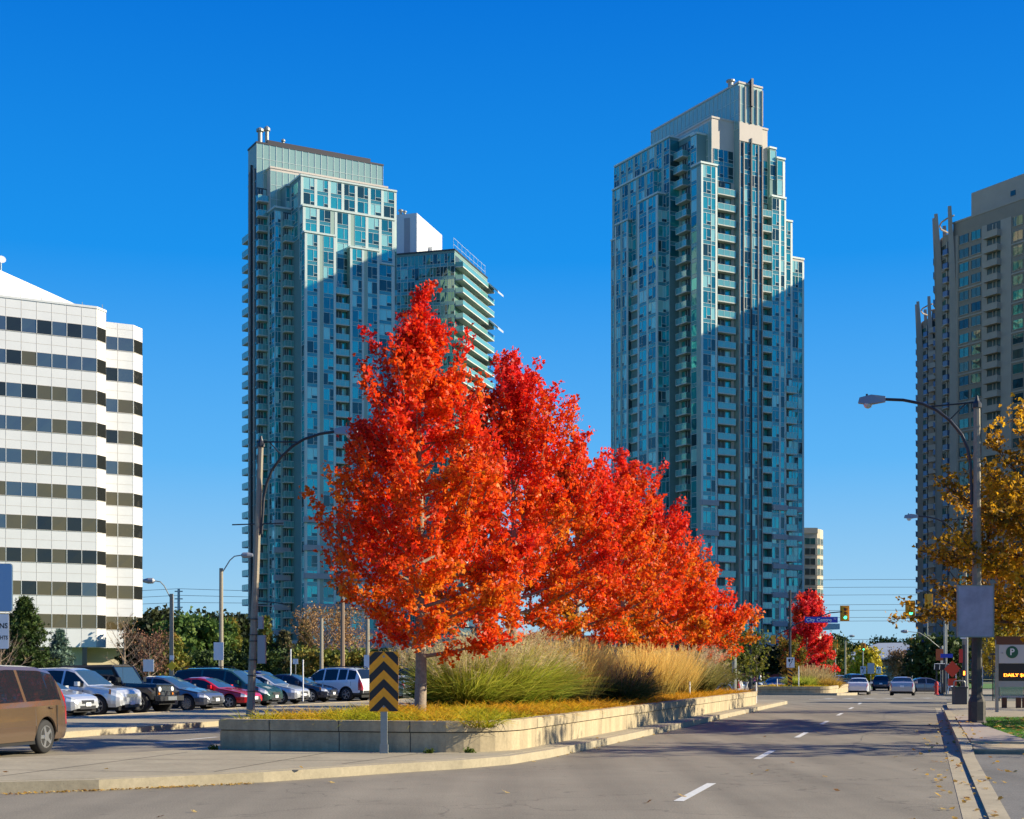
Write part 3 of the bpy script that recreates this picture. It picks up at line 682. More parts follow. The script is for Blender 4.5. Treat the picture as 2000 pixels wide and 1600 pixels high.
def leaves(C, size, col, lobes=3, spread=.95, aspect=.34, up=None):
    """C (N,3) centres, size (N,), col (N,3) -> verts, quads, cols"""
    N = len(C)
    d = unit(rng.normal(size=(N, 3))+(0 if up is None else np.array(up)))
    b = unit(np.cross(d, rng.normal(size=(N, 3)))); n = np.cross(d, b)
    out = []
    angs = [0] if lobes == 1 else [-spread, 0, spread]
    for a in angs:
        L = size*(1.0 if a == 0 else .78)
        t = d*cos(a)+b*sin(a); p = -d*sin(a)+b*cos(a)
        base = C; tip = C+t*L[:, None]+n*(L*rng.uniform(-.2, .2, N))[:, None]
        mid = C+t*(L*.5)[:, None]
        s1 = mid+p*(L*aspect)[:, None]+n*(L*.12)[:, None]; s2 = mid-p*(L*aspect)[:, None]+n*(L*.12)[:, None]
        out.append(np.stack([base, s1, tip, s2], axis=1))
    V = np.concatenate(out, axis=0).reshape(-1, 3); K = len(angs)
    c = np.repeat(np.tile(col, (K, 1)), 4, axis=0)
    return V, N*K, c
MAT_LEAF = attr_mat('leaf', .5, .5, .25)
MAT_NEEDLE = attr_mat('needle', .6, .15, .2)
MAT_GRASS = attr_mat('grass_blade', .6, .5, .2)
M['bark'] = pm('grey_bark', (.26, .20, .14), .9, noise=.3, nscale=12, bump=.6, bscale=30)
M['bark2'] = pm('dark_bark', (.10, .07, .05), .9, noise=.3, nscale=12)
M['twig'] = pm('pale_twig', (.30, .22, .15), .9)
def palette(N, pos, cols, weights_fn=None, jit=.12):
    """cols: list of rgb, blended by a smooth noise + jitter"""
    q = np.sin(pos[:, 0]*2.1+1.3)+np.sin(pos[:, 1]*1.9+.4)+np.sin(pos[:, 2]*2.6+2.0)+np.sin(pos[:, 0]*5.1+pos[:, 2]*4.3)*.6
    q = (q/7.2+.5+(.07 if cols in (RED, RED2) else 0))+rng.normal(0, .16, N)
    if weights_fn is not None: q = q+weights_fn
    q = np.clip(q, 0, .999)*(len(cols)-1); i = q.astype(int); f = (q-i)[:, None]
    A = np.array(cols); c = A[i]*(1-f)+A[i+1]*f
    return np.clip(c*rng.uniform(1-jit*2, 1+jit*2, (N, 1)), 0, 1)
def bez(p0, p1, p2, n):
    return [tuple((1-t)**2*np.array(p0)+2*t*(1-t)*np.array(p1)+t*t*np.array(p2)) for t in np.linspace(0, 1, n)]
def broadleaf(name, label, cat, x, y, z, H, R, base, prof, nl, nsub, NL, size, cols, group=None, lobes=3, trunk_r=.11, bark='bark', sig=.12, lean=(0, 0), rise=(.45, 1.2), topcol=None, ymul=1.0, leafmat=None, step=.16, cone=None, leafup=None, seed=1, tip_extra=0, side=None, rz=0):
    R0 = random.Random(seed); root = thing(name, label, cat, (x, y, z), rz, group)
    tr = MB(); top = H*.94
    tp = [(lean[0]*k/8+R0.uniform(-.03, .03)*(k > 0), lean[1]*k/8+R0.uniform(-.03, .03)*(k > 0), -.05+top*k/8) for k in range(9)]
    tr.tube(tp, [trunk_r*(1.15-.1*k if k < 2 else 1.0*(1-(k-1)/8.5)) for k in range(9)], bark, 10)
    pts = []
    def trunk_at(h):
        f = max(0, min(7.999, (h+.05)/top*8)); i = int(f); g = f-i; return np.array(tp[i])*(1-g)+np.array(tp[i+1])*g
    for i in range(nl):
        f = (i+.5)/nl; h = base+(H*(.9 if cone is None else .84)-base)*f**.92
        r = R*np.interp(f, *prof)*R0.uniform(.72, 1.12); az = i*2.39996+R0.uniform(-.35, .35)
        if side is not None: r *= side(az, f)
        el = rise[0]+(rise[1]-rise[0])*f+R0.uniform(-.12, .12)
        p0 = trunk_at(h); dz = r*math.tan(min(1.25, el))
        if cone is None: dz = min(dz, H-h+.25*R0.random())
        else:
            if R0.random() < .22 and f > .25: r *= 1.12; dz *= 1.25
            dz = min(dz, max(.12, H-r*cone*R0.uniform(.75, 1.25)-h))
        p2 = p0+np.array([cos(az)*r, sin(az)*r*ymul, dz]); p1 = p0+np.array([cos(az)*r*.55, sin(az)*r*.55*ymul, dz*.28])
        path = bez(p0, p1, p2, 7)
        lr = trunk_r*.42*(1-f*.6)
        tr.tube(path, [lr*(1-.13*k) for k in range(7)], bark, 5, cap=False)
        Pn = np.array(path)
        for t in np.arange(.35, 1.0, step/max(r, .4)):
            j = t*6; k = min(5, int(j)); pts.append(Pn[k]*(1-(j-k))+Pn[k+1]*(j-k))
        for j in range(nsub+(2 if f < .5 else 0)):
            t = R0.uniform(.18, .98); q = t*6; k = min(5, int(q)); s = Pn[k]*(1-(q-k))+Pn[k+1]*(q-k)
            tg = Pn[min(6, k+1)]-Pn[k]; tg = tg/np.linalg.norm(tg)
            dv = tg*.9+np.array([R0.uniform(-1, 1), R0.uniform(-1, 1), R0.uniform(-.35, .75)]); dv /= np.linalg.norm(dv)
            ln = R0.uniform(.3, .8)*(.35+r*.32)
            e = s+dv*ln; mid = s+dv*ln*.5+np.array([0, 0, -.04])
            tr.tube([s, mid, e], [lr*.35, lr*.25, lr*.12], bark, 3, cap=False)
            m = max(2, int(ln/step))
            for q2 in range(1, m+1): pts.append(s+dv*ln*q2/m)
    if cone is not None:
        for k in range(int(26+6*R)):      # thin upright shoots that break the outline
            az = R0.uniform(0, 2*pi); rr = R*R0.uniform(.25, .98); ze = max(base+1.5, H-rr*cone*R0.uniform(.9, 1.5)-R0.uniform(.1, .9))
            s = trunk_at(min(top*.95, ze))*.0+np.array([cos(az)*rr, sin(az)*rr, ze]); ln = R0.uniform(.55, 1.25)
            dv = np.array([cos(az)*.5, sin(az)*.5, R0.uniform(.7, 1.3)]); dv /= np.linalg.norm(dv); s0 = s-dv*.45
            tr.tube([s0, s, s+dv*ln*.6, s+dv*ln], [lr*1.2, lr*.8, lr*.5, lr*.2], bark, 3, cap=False)
            m = int(ln/(step*.8))
            for q2 in range(-3, m+1): pts.append(s+dv*ln*q2/m)
    if cone is not None:
        for z_ in np.linspace(H*.74, H*.99, 60):
            rr = .15+.42*(H-z_)/(H*.26); az = R0.uniform(0, 2*pi); c0_ = trunk_at(min(z_, top*.99)); pts.append(np.array([c0_[0]+cos(az)*rr*R0.random(), c0_[1]+sin(az)*rr*R0.random(), z_]))
    for k in range(8+tip_extra):
        pts.append(np.array(tp[8])+np.array([R0.uniform(-.25, .25), R0.uniform(-.25, .25), R0.uniform(-.5, (H-top))]))
    tr.build('trunk', root, smooth=True)
    P = np.array(pts); idx = rng.integers(0, len(P), NL)
    C = P[idx]+rng.normal(0, sig, (NL, 3))
    sz = size*rng.uniform(.65, 1.25, NL)
    col = palette(NL, C+np.array([x, y, z]), cols, None if topcol is None else topcol*((C[:, 2]-base)/(H-base)-.5))
    V, nq, c = leaves(C, sz, col, lobes, up=leafup)
    fast_mesh('crown', V, nq, leafmat or MAT_LEAF, c, root)
    return root
RED = [(.82, .28, .015), (.88, .155, .01), (.90, .095, .008), (.88, .055, .01), (.82, .03, .02)]
RED2 = [(.62, .28, .02), (.80, .20, .012), (.88, .12, .01), (.88, .07, .01), (.84, .04, .02)]
prof1 = ([0, .12, .3, .5, .7, .85, 1], [.75, 1.0, .95, .76, .54, .34, .12])
rowd = [33, 40.2, 47.2, 54, 60.2, 66]
toph = [9.75, 9.75, 8.9, 9.3, 8.6, 7.2]
lab = ['nearest red maple, tallest in the photo, its pale trunk just right of the chevron sign',
       'second red maple of the planter row, crimson tips against the open blue sky',
       'third red maple of the planter row, orange red crown over the golden grass',
       'fourth red maple of the planter row, standing in front of the right glass tower',
       'fifth red maple of the planter row, second from its far end',
       'farthest and lowest red maple at the end of the near planter row']
for i, D in enumerate(rowd):
    Xt = -2.08+.295*(D-33)
    NLs = [34000, 28000, 21000, 17000, 16000, 15000][i]
    broadleaf('maple_tree', lab[i], 'maple', Xt, D, .62, toph[i]+[0, .15, -.2, -.1, -.5, -.6][i], [2.3, 2.45, 2.5, 2.6, 2.65, 3.15][i], [1.25, 1.7, 1.6, 1.5, 1.4, 1.2][i], prof1, [58, 52, 46, 42, 38, 36][i], 8, NLs,
              [.09, .094, .105, .115, .12, .13][i], RED if i < 2 else RED2, 'red maples in the long planter', trunk_r=.125, seed=11+i, topcol=.6, sig=.085, rise=(.30, 1.25), cone=[2.35, 1.4, 1.5, 1.35, 1.35, 1.15][i])
# far median maple
x, y = at(1576, 118)
broadleaf('maple_tree', 'bright scarlet maple on the far median behind the street name sign', 'maple', x, y, -.1, 7.7, 2.2, 1.5, ([0, .2, .5, .8, 1], [.8, 1, .8, .5, .15]), 40, 8, 11000, .17,
          [(.75, .10, .02), (.78, .04, .03), (.74, .03, .05)], trunk_r=.1, seed=31, rise=(.2, 1.2))
x, y = at(1545, 112)
broadleaf('small_tree', 'small green and orange tree beside the dark signal pole on the far median', 'tree', x, y, -.1, 3.9, 1.1, 1.0, ([0, .5, 1], [.7, 1, .3]), 18, 6, 1800, .15, [(.10, .12, .02), (.22, .16, .02), (.45, .18, .03)], trunk_r=.05, seed=33)
x, y = at(1600, 124)
broadleaf('small_tree', 'small leafy green tree just right of the scarlet median maple', 'tree', x, y, -.2, 3.9, 1.6, .8, ([0, .5, 1], [.8, 1, .4]), 18, 6, 1800, .17, [(.06, .10, .015), (.14, .16, .03)], trunk_r=.05, seed=34)
# green young trees behind the planter end
for k, (px, D, H, lb) in enumerate([(1392, 78, 3.1, 'small olive green tree in a grille behind the planter end'), (1420, 84, 3.6, 'green street tree right of the planter end, yellowing at its edge'), (1478, 100, 4.0, 'thin yellow green sapling by the far pavement')]):
    x, y = at(px, D)
    broadleaf('small_tree', lb, 'tree', x, y, .05, H, [1.6, 1.5, 1.0][k], .7, ([0, .5, 1], [.8, 1, .4]), 20, 6, [2600, 2200, 700][k], .15, [(.05, .08, .012), (.13, .15, .02), (.30, .24, .03)], trunk_r=.05, seed=36+k)
# yellow-brown tree at right
x, y = at(2085, 44)
broadleaf('honey_locust', 'golden brown half bare tree hanging over the right pavement', 'tree', x, y, .1, 9.3, 5.4, 2.7, ([0, .15, .4, .7, 1], [.95, 1.0, .78, .42, .18]), 66, 9, 27000, .12,
          [(.14, .10, .012), (.42, .22, .015), (.70, .36, .015), (.85, .52, .03)], trunk_r=.19, seed=51, bark='bark2', sig=.13, rise=(-.02, 1.0))
for k, (X_, Y_, sd, lb) in enumerate([(17.5, 31, 52, 'thin leaved brown tree just outside the right frame edge, nearest the camera'), (19.5, 40, 53, 'thin leaved brown tree outside the right frame edge, middle one'), (25, 58, 54, 'thin leaved brown tree outside the right frame edge, farthest back')]):
    broadleaf('honey_locust', lb, 'tree', X_, Y_, .1, 8.5, 3.4, 2.6, ([0, .15, .4, .7, 1], [.95, 1.0, .85, .6, .25]), 40, 8, 2600, .13, [(.10, .07, .012), (.30, .17, .02), (.55, .30, .025)], trunk_r=.17, seed=sd, bark='bark2', rise=(-.02, 1.0))
# conifers and far trees on the left
def conifer(name, label, cat, px, D, H, R, n, size, cols, z=0, seed=1, bare=.04, density=1.0, group=None, tipw=1.0):
    x, y = at(px, D); R0 = random.Random(seed); root = thing(name, label, cat, (x, y, z+gxy(x, y)), 0, group)
    tr = MB(); tr.tube([(0, 0, -.05), (0, 0, H*.98)], [H*.018, .02], 'bark2', 7)
    pts = []; k = 0; h = H*bare
    while h < H*.97:
        f = (h-H*bare)/(H*(1-bare)); r = R*(1-f)**.85*R0.uniform(.75, 1.12)+.08
        nb = 7 if f < .8 else 5
        for j in range(nb):
            az = j*2*pi/nb+k*.7+R0.uniform(-.25, .25); rr = r*R0.uniform(.75, 1.1)
            e = np.array([cos(az)*rr, sin(az)*rr, h+rr*.05*(1 if f > .5 else -1)+R0.uniform(-.05, .15)*H*.03])
            s = np.array([0, 0, h+.02*H]); m_ = (s+e)/2+np.array([0, 0, -.05*rr]); pth = bez(s, m_, e, 4)
            tr.tube(pth, [.012*H*.35, .01*H*.3, .006*H*.3, .002*H], 'bark2', 3, cap=False)
            for t in np.linspace(.15, 1, max(3, int(rr/ (size*1.3)))):
                w = (1-t*.55)*rr*.30
                for q in range(2):
                    pts.append(np.array(pth[0])*(1-t)+np.array(pth[3])*t+np.array([R0.uniform(-w, w), R0.uniform(-w, w), R0.uniform(-.06, .02)*rr]))
        h += H*.031; k += 1
    tr.build('trunk', root)
    P = np.array(pts); N = n; C = P[rng.integers(0, len(P), N)]+rng.normal(0, size*.35, (N, 3))*np.array([1, 1, .5])
    col = palette(N, C, cols); 
    V, nq, c = leaves(C, size*rng.uniform(.6, 1.2, N), col, 3, spread=.6, aspect=.13, up=None)
    fast_mesh('crown', V, nq, MAT_NEEDLE, c, root); return root
DG = [(.02, .04, .01), (.04, .07, .015), (.08, .11, .02)]
BG = [(.06, .11, .08), (.12, .19, .14), (.18, .25, .18)]
YG = [(.07, .11, .02), (.18, .19, .03), (.38, .24, .04)]
conifer('spruce_tree', 'tall green spruce with a browned top against the white office block', 'spruce', 48, 92, 6.2, 2.6, 7000, .34, DG, seed=2)
conifer('spruce_tree', 'small blue grey spruce against the base of the white office block', 'spruce', 116, 95, 4.2, 1.5, 4000, .26, BG, seed=3)
conifer('cedar_tree', 'tall gold tinged conifer between the lamp poles left of the glass tower', 'conifer', 452, 140, 6.9, 2.2, 5000, .45, YG, seed=4)
conifer('cedar_tree', 'narrow green conifer with orange tips just right of the leaning lamp pole', 'conifer', 517, 120, 6.2, 1.6, 4500, .36, [(.04, .09, .02), (.08, .14, .03), (.3, .2, .04)], seed=5)
conifer('cedar_tree', 'dark brownish conifer left of the bare orange tree', 'conifer', 555, 120, 5.0, 2.0, 4500, .36, [(.03, .045, .02), (.07, .08, .03), (.13, .10, .04)], seed=6)
conifer('cedar_tree', 'dark low conifer just left of the leaning lamp pole', 'conifer', 484, 130, 4.6, 1.5, 3500, .36, DG, seed=7)
conifer('cedar_tree', 'olive conifer at the foot of the orange bare tree', 'conifer', 596, 126, 6.4, 1.5, 3500, .36, [(.05, .09, .02), (.12, .14, .03), (.3, .17, .05)], seed=8)
conifer('cedar_tree', 'short yellowing conifer at the left lamp post with the yellow diamond sign', 'conifer', 338, 118, 4.6, 2.3, 4500, .36, YG, seed=9)
conifer('pine_tree', 'darker pine with a rust patch behind the left lamp post', 'pine', 318, 135, 6.4, 2.6, 5200, .5, [(.03, .06, .015), (.08, .11, .025), (.25, .15, .04)], seed=10)
def roundtree(label, px, D, H, R, n, size, cols, seed, base=.25, cat='tree', name='leafy_tree', group=None):
    x, y = at(px, D)
    return broadleaf(name, label, cat, x, y, gxy(x, y), H, R, H*base, ([0, .15, .5, .8, 1], [.75, 1, .95, .7, .35]), 34, 6, n, size, cols, group, trunk_r=.02*H, bark='bark2', sig=size*1.0, seed=seed, rise=(.1, 1.0), leafmat=MAT_NEEDLE, step=size*1.2)
roundtree('bushy bright green pine between the two slim lamp poles', 382, 125, 5.6, 3.2, 5500, .34, [(.04, .09, .015), (.09, .15, .03), (.14, .2, .04)], 61, .2, 'pine', 'pine_tree')
for k, (px, D, H, R, lb) in enumerate([(312, 185, 8.6, 3.3, 'tall dark tree of the far belt, against the white office'), (352, 190, 8.0, 4.2, 'dark tree of the far belt behind the utility pole'), (395, 185, 8.0, 4.4, 'broad dark tree of the far belt, middle of its skyline'), (432, 180, 7.6, 3.6, 'dark yellow tipped tree of the far belt beside the tall lamp pole'), (462, 182, 7.8, 2.4, 'rightmost dark tree of the far belt, close to the glass tower'), (285, 170, 7.0, 2.6, 'low dark tree of the far belt touching the office corner')]):
    roundtree(lb, px, D, H, R, 5200, .5, [(.01, .02, .008), (.02, .03, .01), (.045, .05, .012)], 70+k, .12, group='dark trees of the far belt')
def baretree(label, px, D, H, R, n, size, cols, seed, nl=26, bark='twig'):
    x, y = at(px, D)
    return broadleaf('bare_tree', label, 'tree', x, y, gxy(x, y), H, R, H*.18, ([0, .3, .7, 1], [.8, 1, .8, .4]), nl, 10, n, size, cols, None, trunk_r=.018*H, bark=bark, sig=size*1.2, seed=seed, rise=(.5, 1.25), lobes=1, leafmat=MAT_NEEDLE)
OR = [(.18, .11, .05), (.38, .20, .07), (.50, .28, .10)]
baretree('broad half bare tree with thin orange leaves before the left glass tower', 640, 115, 6.4, 3.1, 4200, .17, OR, 81, 34)
baretree('grey bare tree left of the nearest maple trunk', 700, 118, 4.9, 2.2, 900, .15, OR, 82)
baretree('bare grey brown tree seen between chevron sign and nearest maple trunk', 785, 100, 4.2, 1.7, 500, .15, OR, 83)
baretree('thin leafless sapling in front of the office corner', 243, 96, 5.2, 1.3, 60, .12, OR, 84, 22, 'twig')
baretree('reddish brown bare shrub at the right foot of the office block', 292, 110, 4.2, 2.0, 1400, .16, [(.14, .07, .04), (.26, .12, .07)], 85, 30)
baretree('arching leafless shrub below the pedestrian sign at the left edge', 2, 60, 2.9, 1.3, 40, .1, OR, 86, 24)
baretree('reddish brown round tree in front of the pavilion', 1760, 215, 4.4, 2.2, 3200, .3, [(.16, .09, .05), (.28, .17, .09)], 87, 34)
def bush(label, px, D, H, R, n, size, cols, seed, name='shrub', group=None):
    x, y = at(px, D)
    return broadleaf(name, label, 'shrub', x, y, gxy(x, y), H, R, .2, ([0, .3, .7, 1], [1, 1, .8, .5]), 22, 5, n, size, cols, group, trunk_r=.04, bark='bark2', sig=size, seed=seed, rise=(.1, 1.1), leafmat=MAT_NEEDLE)
for k, (px, D, c, lb) in enumerate([(520, 108, DG, 'dark green shrub behind the blue car roof'), (606, 108, YG, 'yellow green shrub left of the white car roof'), (650, 108, YG, 'yellow green shrub under the orange bare tree'), (690, 110, YG, 'olive shrub right of the brown lamp pole'), (742, 108, DG, 'dark shrub behind the chevron sign'), (788, 108, YG, 'low olive shrub between chevron sign and maple trunk'), (415, 112, DG, 'dark shrub behind the black van roof'), (455, 116, DG, 'dark green shrub under the golden conifer')]):
    bush(lb, px, D, 2.8, 1.7, 2200, .2, c, 90+k, group='shrubs along the back of the parking lot')
# trees beyond the intersection
for k, (px, D, H, R, c, lb) in enumerate([
    (1636, 235, 7.0, 2.2, DG, 'tall dark conifer beyond the intersection, left of the pavilion'),
    (1662, 250, 5.6, 2.8, DG, 'dark green tree left of the pavilion roof'),
    (1690, 262, 5.8, 2.6, DG, 'mid green tree peeking over the pavilion roof eave'),
    (1625, 220, 4.8, 2.6, YG, 'olive tree just right of the scarlet maple in the distance'),
    (1738, 290, 7.6, 4.2, YG, 'olive green tree top rising over the pavilion roof'),
    (1765, 285, 6.6, 2.2, DG, 'small dark tree top over the right end of the pavilion roof'),
    (1800, 190, 3.4, 2.4, [(.03, .03, .015), (.08, .06, .02), (.18, .09, .03)], 'dark autumn tree at the foot of the brown towers'),
    (1822, 180, 3.4, 2.4, DG, 'dark shrubby tree beside the brown tower foot'),
    (1605, 250, 5.4, 2.6, DG, 'dark tree hidden behind the scarlet maple'),
    (1835, 150, 4.6, 3.0, DG, 'dark green tree behind the orange construction signs')]):
    roundtree(lb, px, D, H, R, 3800, .42, c, 110+k, .15)
roundtree('bright yellow tree in front of the pavilion', 1694, 200, 4.4, 1.9, 4200, .34, [(.3, .26, .02), (.55, .44, .03), (.65, .5, .04)], 130, .15)
x, y = at(1952, 75)
broadleaf('small_tree', 'yellow leaved young tree behind the parking sign', 'tree', x, y, .1, 4.2, 1.6, 1.0, ([0, .5, 1], [.8, 1, .4]), 22, 7, 2800, .14, [(.25, .22, .03), (.5, .38, .04), (.6, .42, .05)], trunk_r=.06, seed=140)
for k in range(5):
    x, y = at(1470+k*26, 205)
    broadleaf('small_tree', ['leftmost dark tree before the shopfront', 'second dark tree before the shopfront', 'middle dark tree before the shopfront', 'fourth dark tree before the shopfront', 'rightmost dark tree before the shopfront'][k], 'tree', x, y, gxy(x, y), 5.2, 2.4, 1.2, ([0, .5, 1], [.8, 1, .5]), 20, 5, 1800, .35, [(.012, .02, .012), (.03, .04, .02)], 'dark trees before the shopfront', trunk_r=.1, seed=150+k, bark='bark2', leafmat=MAT_NEEDLE)

# ------------------------------------------------------------ planters
def outline(s0, s1, t0, t1, rs, e=0):
    """rounded rectangle in (s,t); rs radii for corners: near-right, far-right, far-left, near-left"""
    cs = [((s1, t0), rs[0], -90), ((s1, t1), rs[1], 0), ((s0, t1), rs[2], 90), ((s0, t0), rs[3], 180)]
    sg = [(-1, 1), (-1, -1), (1, -1), (1, 1)]; out = []
    for ((cx, cy), r, a0), (gx, gy) in zip(cs, sg):
        ox, oy = cx+gx*r, cy+gy*r
        for k in range(9): a = radians(a0+k*90/8); out.append((ox+(r+e)*cos(a), oy+(r+e)*sin(a)))
    return out
def planter(label, s0, s1, t0, t1, rs, zb, zt, joints):
    cx, cy = st((s0+s1)/2, t0); root = thing('concrete_planter', label, 'planter', (cx, cy, zb))
    def ring(b, e0, e1, z0, z1, mat):
        A = [st(*p) for p in outline(s0, s1, t0, t1, rs, e0)]; B = [st(*p) for p in outline(s0, s1, t0, t1, rs, e1)]; n = len(A)
        vs = [(x-cx, y-cy, z0-zb) for x, y in A]+[(x-cx, y-cy, z1-zb) for x, y in A]+[(x-cx, y-cy, z1-zb) for x, y in B]+[(x-cx, y-cy, z0-zb) for x, y in B]
        fs = []
        for i in range(n):
            j = (i+1) % n; fs += [(i, j, n+j, n+i), (n+i, n+j, 2*n+j, 2*n+i), (2*n+i, 2*n+j, 3*n+j, 3*n+i), (3*n+i, 3*n+j, j, i)]
        b.add(vs, fs, mat)
    b = MB(); ring(b, -.03, -.32, zb-.05, zt-.215, 'conc3')
    for (ps, pt, ds, dt) in joints:      # panel joints
        x0, y0 = st(ps, pt); x1, y1 = st(ps+ds, pt+dt)
        for w_ in (.009,):
            tx, ty = (VX, VY) if abs(dt) > 0 else (UX, UY)
            b.add([(x0-cx-tx*w_, y0-cy-ty*w_, 0), (x0-cx+tx*w_, y0-cy+ty*w_, 0), (x0-cx+tx*w_, y0-cy+ty*w_, zt-.22-zb), (x0-cx-tx*w_, y0-cy-ty*w_, zt-.22-zb)], [(0, 1, 2, 3)], 'seam')
    b.build('wall', root)
    b = MB(); ring(b, -.045, -.30, zt-.215, zt-.195, 'seam'); b.build('shadow_gap', root)
    b = MB(); ring(b, 0, -.30, zt-.195, zt-.02, 'conc3'); ring(b, -.02, -.28, zt-.02, zt, 'conc3'); 
    for (ps, pt, ds, dt) in joints:
        tx, ty = (VX, VY) if abs(dt) > 0 else (UX, UY)
        x0, y0 = st(ps+ (ds*1.05 if ds else 0), pt+(dt*1.05 if dt else 0)); w_ = .009
        b.add([(x0-cx-tx*w_, y0-cy-ty*w_, zt-.195-zb), (x0-cx+tx*w_, y0-cy+ty*w_, zt-.195-zb), (x0-cx+tx*w_, y0-cy+ty*w_, zt+.0-zb), (x0-cx-tx*w_, y0-cy-ty*w_, zt+.0-zb)], [(0, 1, 2, 3)], 'seam')
    b.build('coping', root)
    b = MB(); b.prism([(st(*p)[0]-cx, st(*p)[1]-cy) for p in outline(s0, s1, t0, t1, rs, -.3)], -.03, zt-.13-zb, 'soil'); b.build('soil', root)
    return root
jn = [(-12.0+0.0, 25.0+.028, 0, -.035), (-9.2, 25.028, 0, -.035), (-10.6, 25.028, 0, -.035)]+[(-7.5-.028, 27.6+k*2.9, .035, 0) for k in range(13)]
planter('long pale concrete planter wall under the row of red maples', -13.1, -7.5, 25, 64.6, (1.7, .4, .4, .12), .15, .72, jn)
planter('far concrete planter on the next median under the scarlet maple', -12.6, -7.0, 103.5, 125, (1.2, .4, .4, .4), gz(104)+.02, gz(104)+.62, [(-7.028, 106+k*3, .035, 0) for k in range(5)])
slab('median', [(-13.2,100.5),(-6.4,100.5),(-6.2,103),(-6.4,130),(-13.2,130)], .15, 'conc2')

# ------------------------------------------------------------ ornamental grasses
def blades(base, L, dirs, droop, width, c0, c1, segs=4, wtip=.15):
    """base (N,3), L (N,), dirs (N,3) initial unit dirs; returns quads"""
    N = len(base); horiz = dirs*np.array([1, 1, 0]); horiz = unit(horiz+1e-6)
    side = unit(np.cross(dirs, np.array([0, 0, 1.0])[None, :]+rng.normal(0, .5, (N, 3))))
    P = []; 
    for k in range(segs+1):
        t = k/segs
        p = base+dirs*(L*t)[:, None]+horiz*(L*droop*t*t*.6)[:, None]-np.array([0, 0, 1.0])*(L*droop*t**2.3*.55)[:, None]
        P.append(p)
    qs = []; cs = []
    for k in range(segs):
        w0 = (width*(1-(1-wtip)*k/segs))[:, None]; w1 = (width*(1-(1-wtip)*(k+1)/segs))[:, None]
        qs.append(np.stack([P[k]-side*w0, P[k]+side*w0, P[k+1]+side*w1, P[k+1]-side*w1], axis=1))
        t0, t1 = k/segs, (k+1)/segs
        ca = c0*(1-t0)+c1*t0; cb = c0*(1-t1)+c1*t1
        cs.append(np.stack([ca, ca, cb, cb], axis=1))
    return np.concatenate(qs).reshape(-1, 3), N*segs, np.concatenate(cs).reshape(-1, 3), P[-1], unit(P[-1]-P[-2])
def grass_clump(label, px, D, zb, r0, H, spread, n, w, cb, ct, plume=None, np_=0, pcol=None, seed=0, stretch=1.0, droop=.35, plen=.28):
    n = int(n*.75); w *= 1.5; spread *= .78
    x, y = at(px, D); root = thing('ornamental_grass', label, 'ornamental grass', (x, y, zb), -TH+pi/2, 'ornamental grasses in the planters')
    th = rng.uniform(0, 2*pi, n); rr = r0*np.sqrt(rng.uniform(0, 1, n))
    base = np.stack([rr*np.cos(th)*stretch, rr*np.sin(th), np.zeros(n)], axis=1)
    out = base/max(r0, .01)*spread+rng.normal(0, .24, (n, 3)); out[:, 2] = 1
    d = unit(out); L = H*rng.uniform(.55, 1.0, n)
    j = rng.uniform(.75, 1.3, (n, 1)); mix = rng.uniform(0, 1, (n, 1))
    c0 = np.array(cb[0])*(1-mix)+np.array(cb[1])*mix; c1 = np.array(ct[0])*(1-mix)+np.array(ct[1])*mix
    V, nq, c, tip, td = blades(base, L, d, droop*rng.uniform(.1, 2.6, n), np.full(n, w), c0*j, c1*j)
    fast_mesh('blades', V, nq, MAT_GRASS, np.clip(c, 0, 1), root)
    if np_:
        th = rng.uniform(0, 2*pi, np_); rr = r0*np.sqrt(rng.uniform(0, 1, np_))
        base = np.stack([rr*np.cos(th)*stretch, rr*np.sin(th), np.zeros(np_)], axis=1)
        out = base/r0*spread*.9+rng.normal(0, .08, (np_, 3)); out[:, 2] = 1
        d = unit(out); L = H*rng.uniform(.7, 1.04, np_); dr = droop*.5*rng.uniform(.3, 1.2, np_)
        pc = np.tile(np.array(pcol), (np_, 1))*rng.uniform(.75, 1.2, (np_, 1))
        V1, n1, c1_, tip, td = blades(base, L, d, dr, np.full(np_, w*.5), pc*.8, pc)
        K = 16 if plume == 'feather' else 9
        bs = np.repeat(tip, K, axis=0)-np.repeat(td, K, axis=0)*rng.uniform(0, plen, (np_*K, 1)); dd = unit(np.repeat(td, K, axis=0)*(1.1 if plume == 'feather' else 3)+rng.normal(0, .45, (np_*K, 3))-np.array([0, 0, .25 if plume == 'feather' else 0]))
        pc2 = np.repeat(pc, K, axis=0)
        V2, n2, c2, _, _ = blades(bs, rng.uniform(.08, .22 if plume == 'feather' else .14, np_*K), dd, np.full(np_*K, .3), np.full(np_*K, w*.55), pc2, pc2*1.1, segs=1)
        fast_mesh('plumes', np.concatenate([V1, V2]), n1+n2, MAT_GRASS, np.clip(np.concatenate([c1_, c2]), 0, 1), root)
    return root
GR = ((.10, .19, .015), (.20, .27, .02)); GRT = ((.30, .38, .03), (.60, .52, .09)); TAN = ((.32, .24, .10), (.52, .40, .18))
grass_clump('dark green grass clump beside the nearest maple trunk', 872, 37.5, .6, .5, 1.75, .5, 2600, .008, ((.03, .06, .01), (.05, .09, .015)), ((.07, .12, .02), (.12, .18, .03)), 'feather', 110, (.45, .38, .2), stretch=1.3)
grass_clump('tall arching green grass with buff plumes, left half of the big clump', 915, 37, .6, .55, 1.95, .75, 4600, .008, GR, GRT, 'feather', 300, (.66, .54, .30), stretch=1.4, plen=.38)
grass_clump('tallest green grass clump with shaggy buff plumes under the second maple', 985, 38.5, .6, .7, 2.3, .7, 5600, .008, GR, GRT, 'feather', 460, (.66, .54, .30), stretch=1.5, plen=.42)
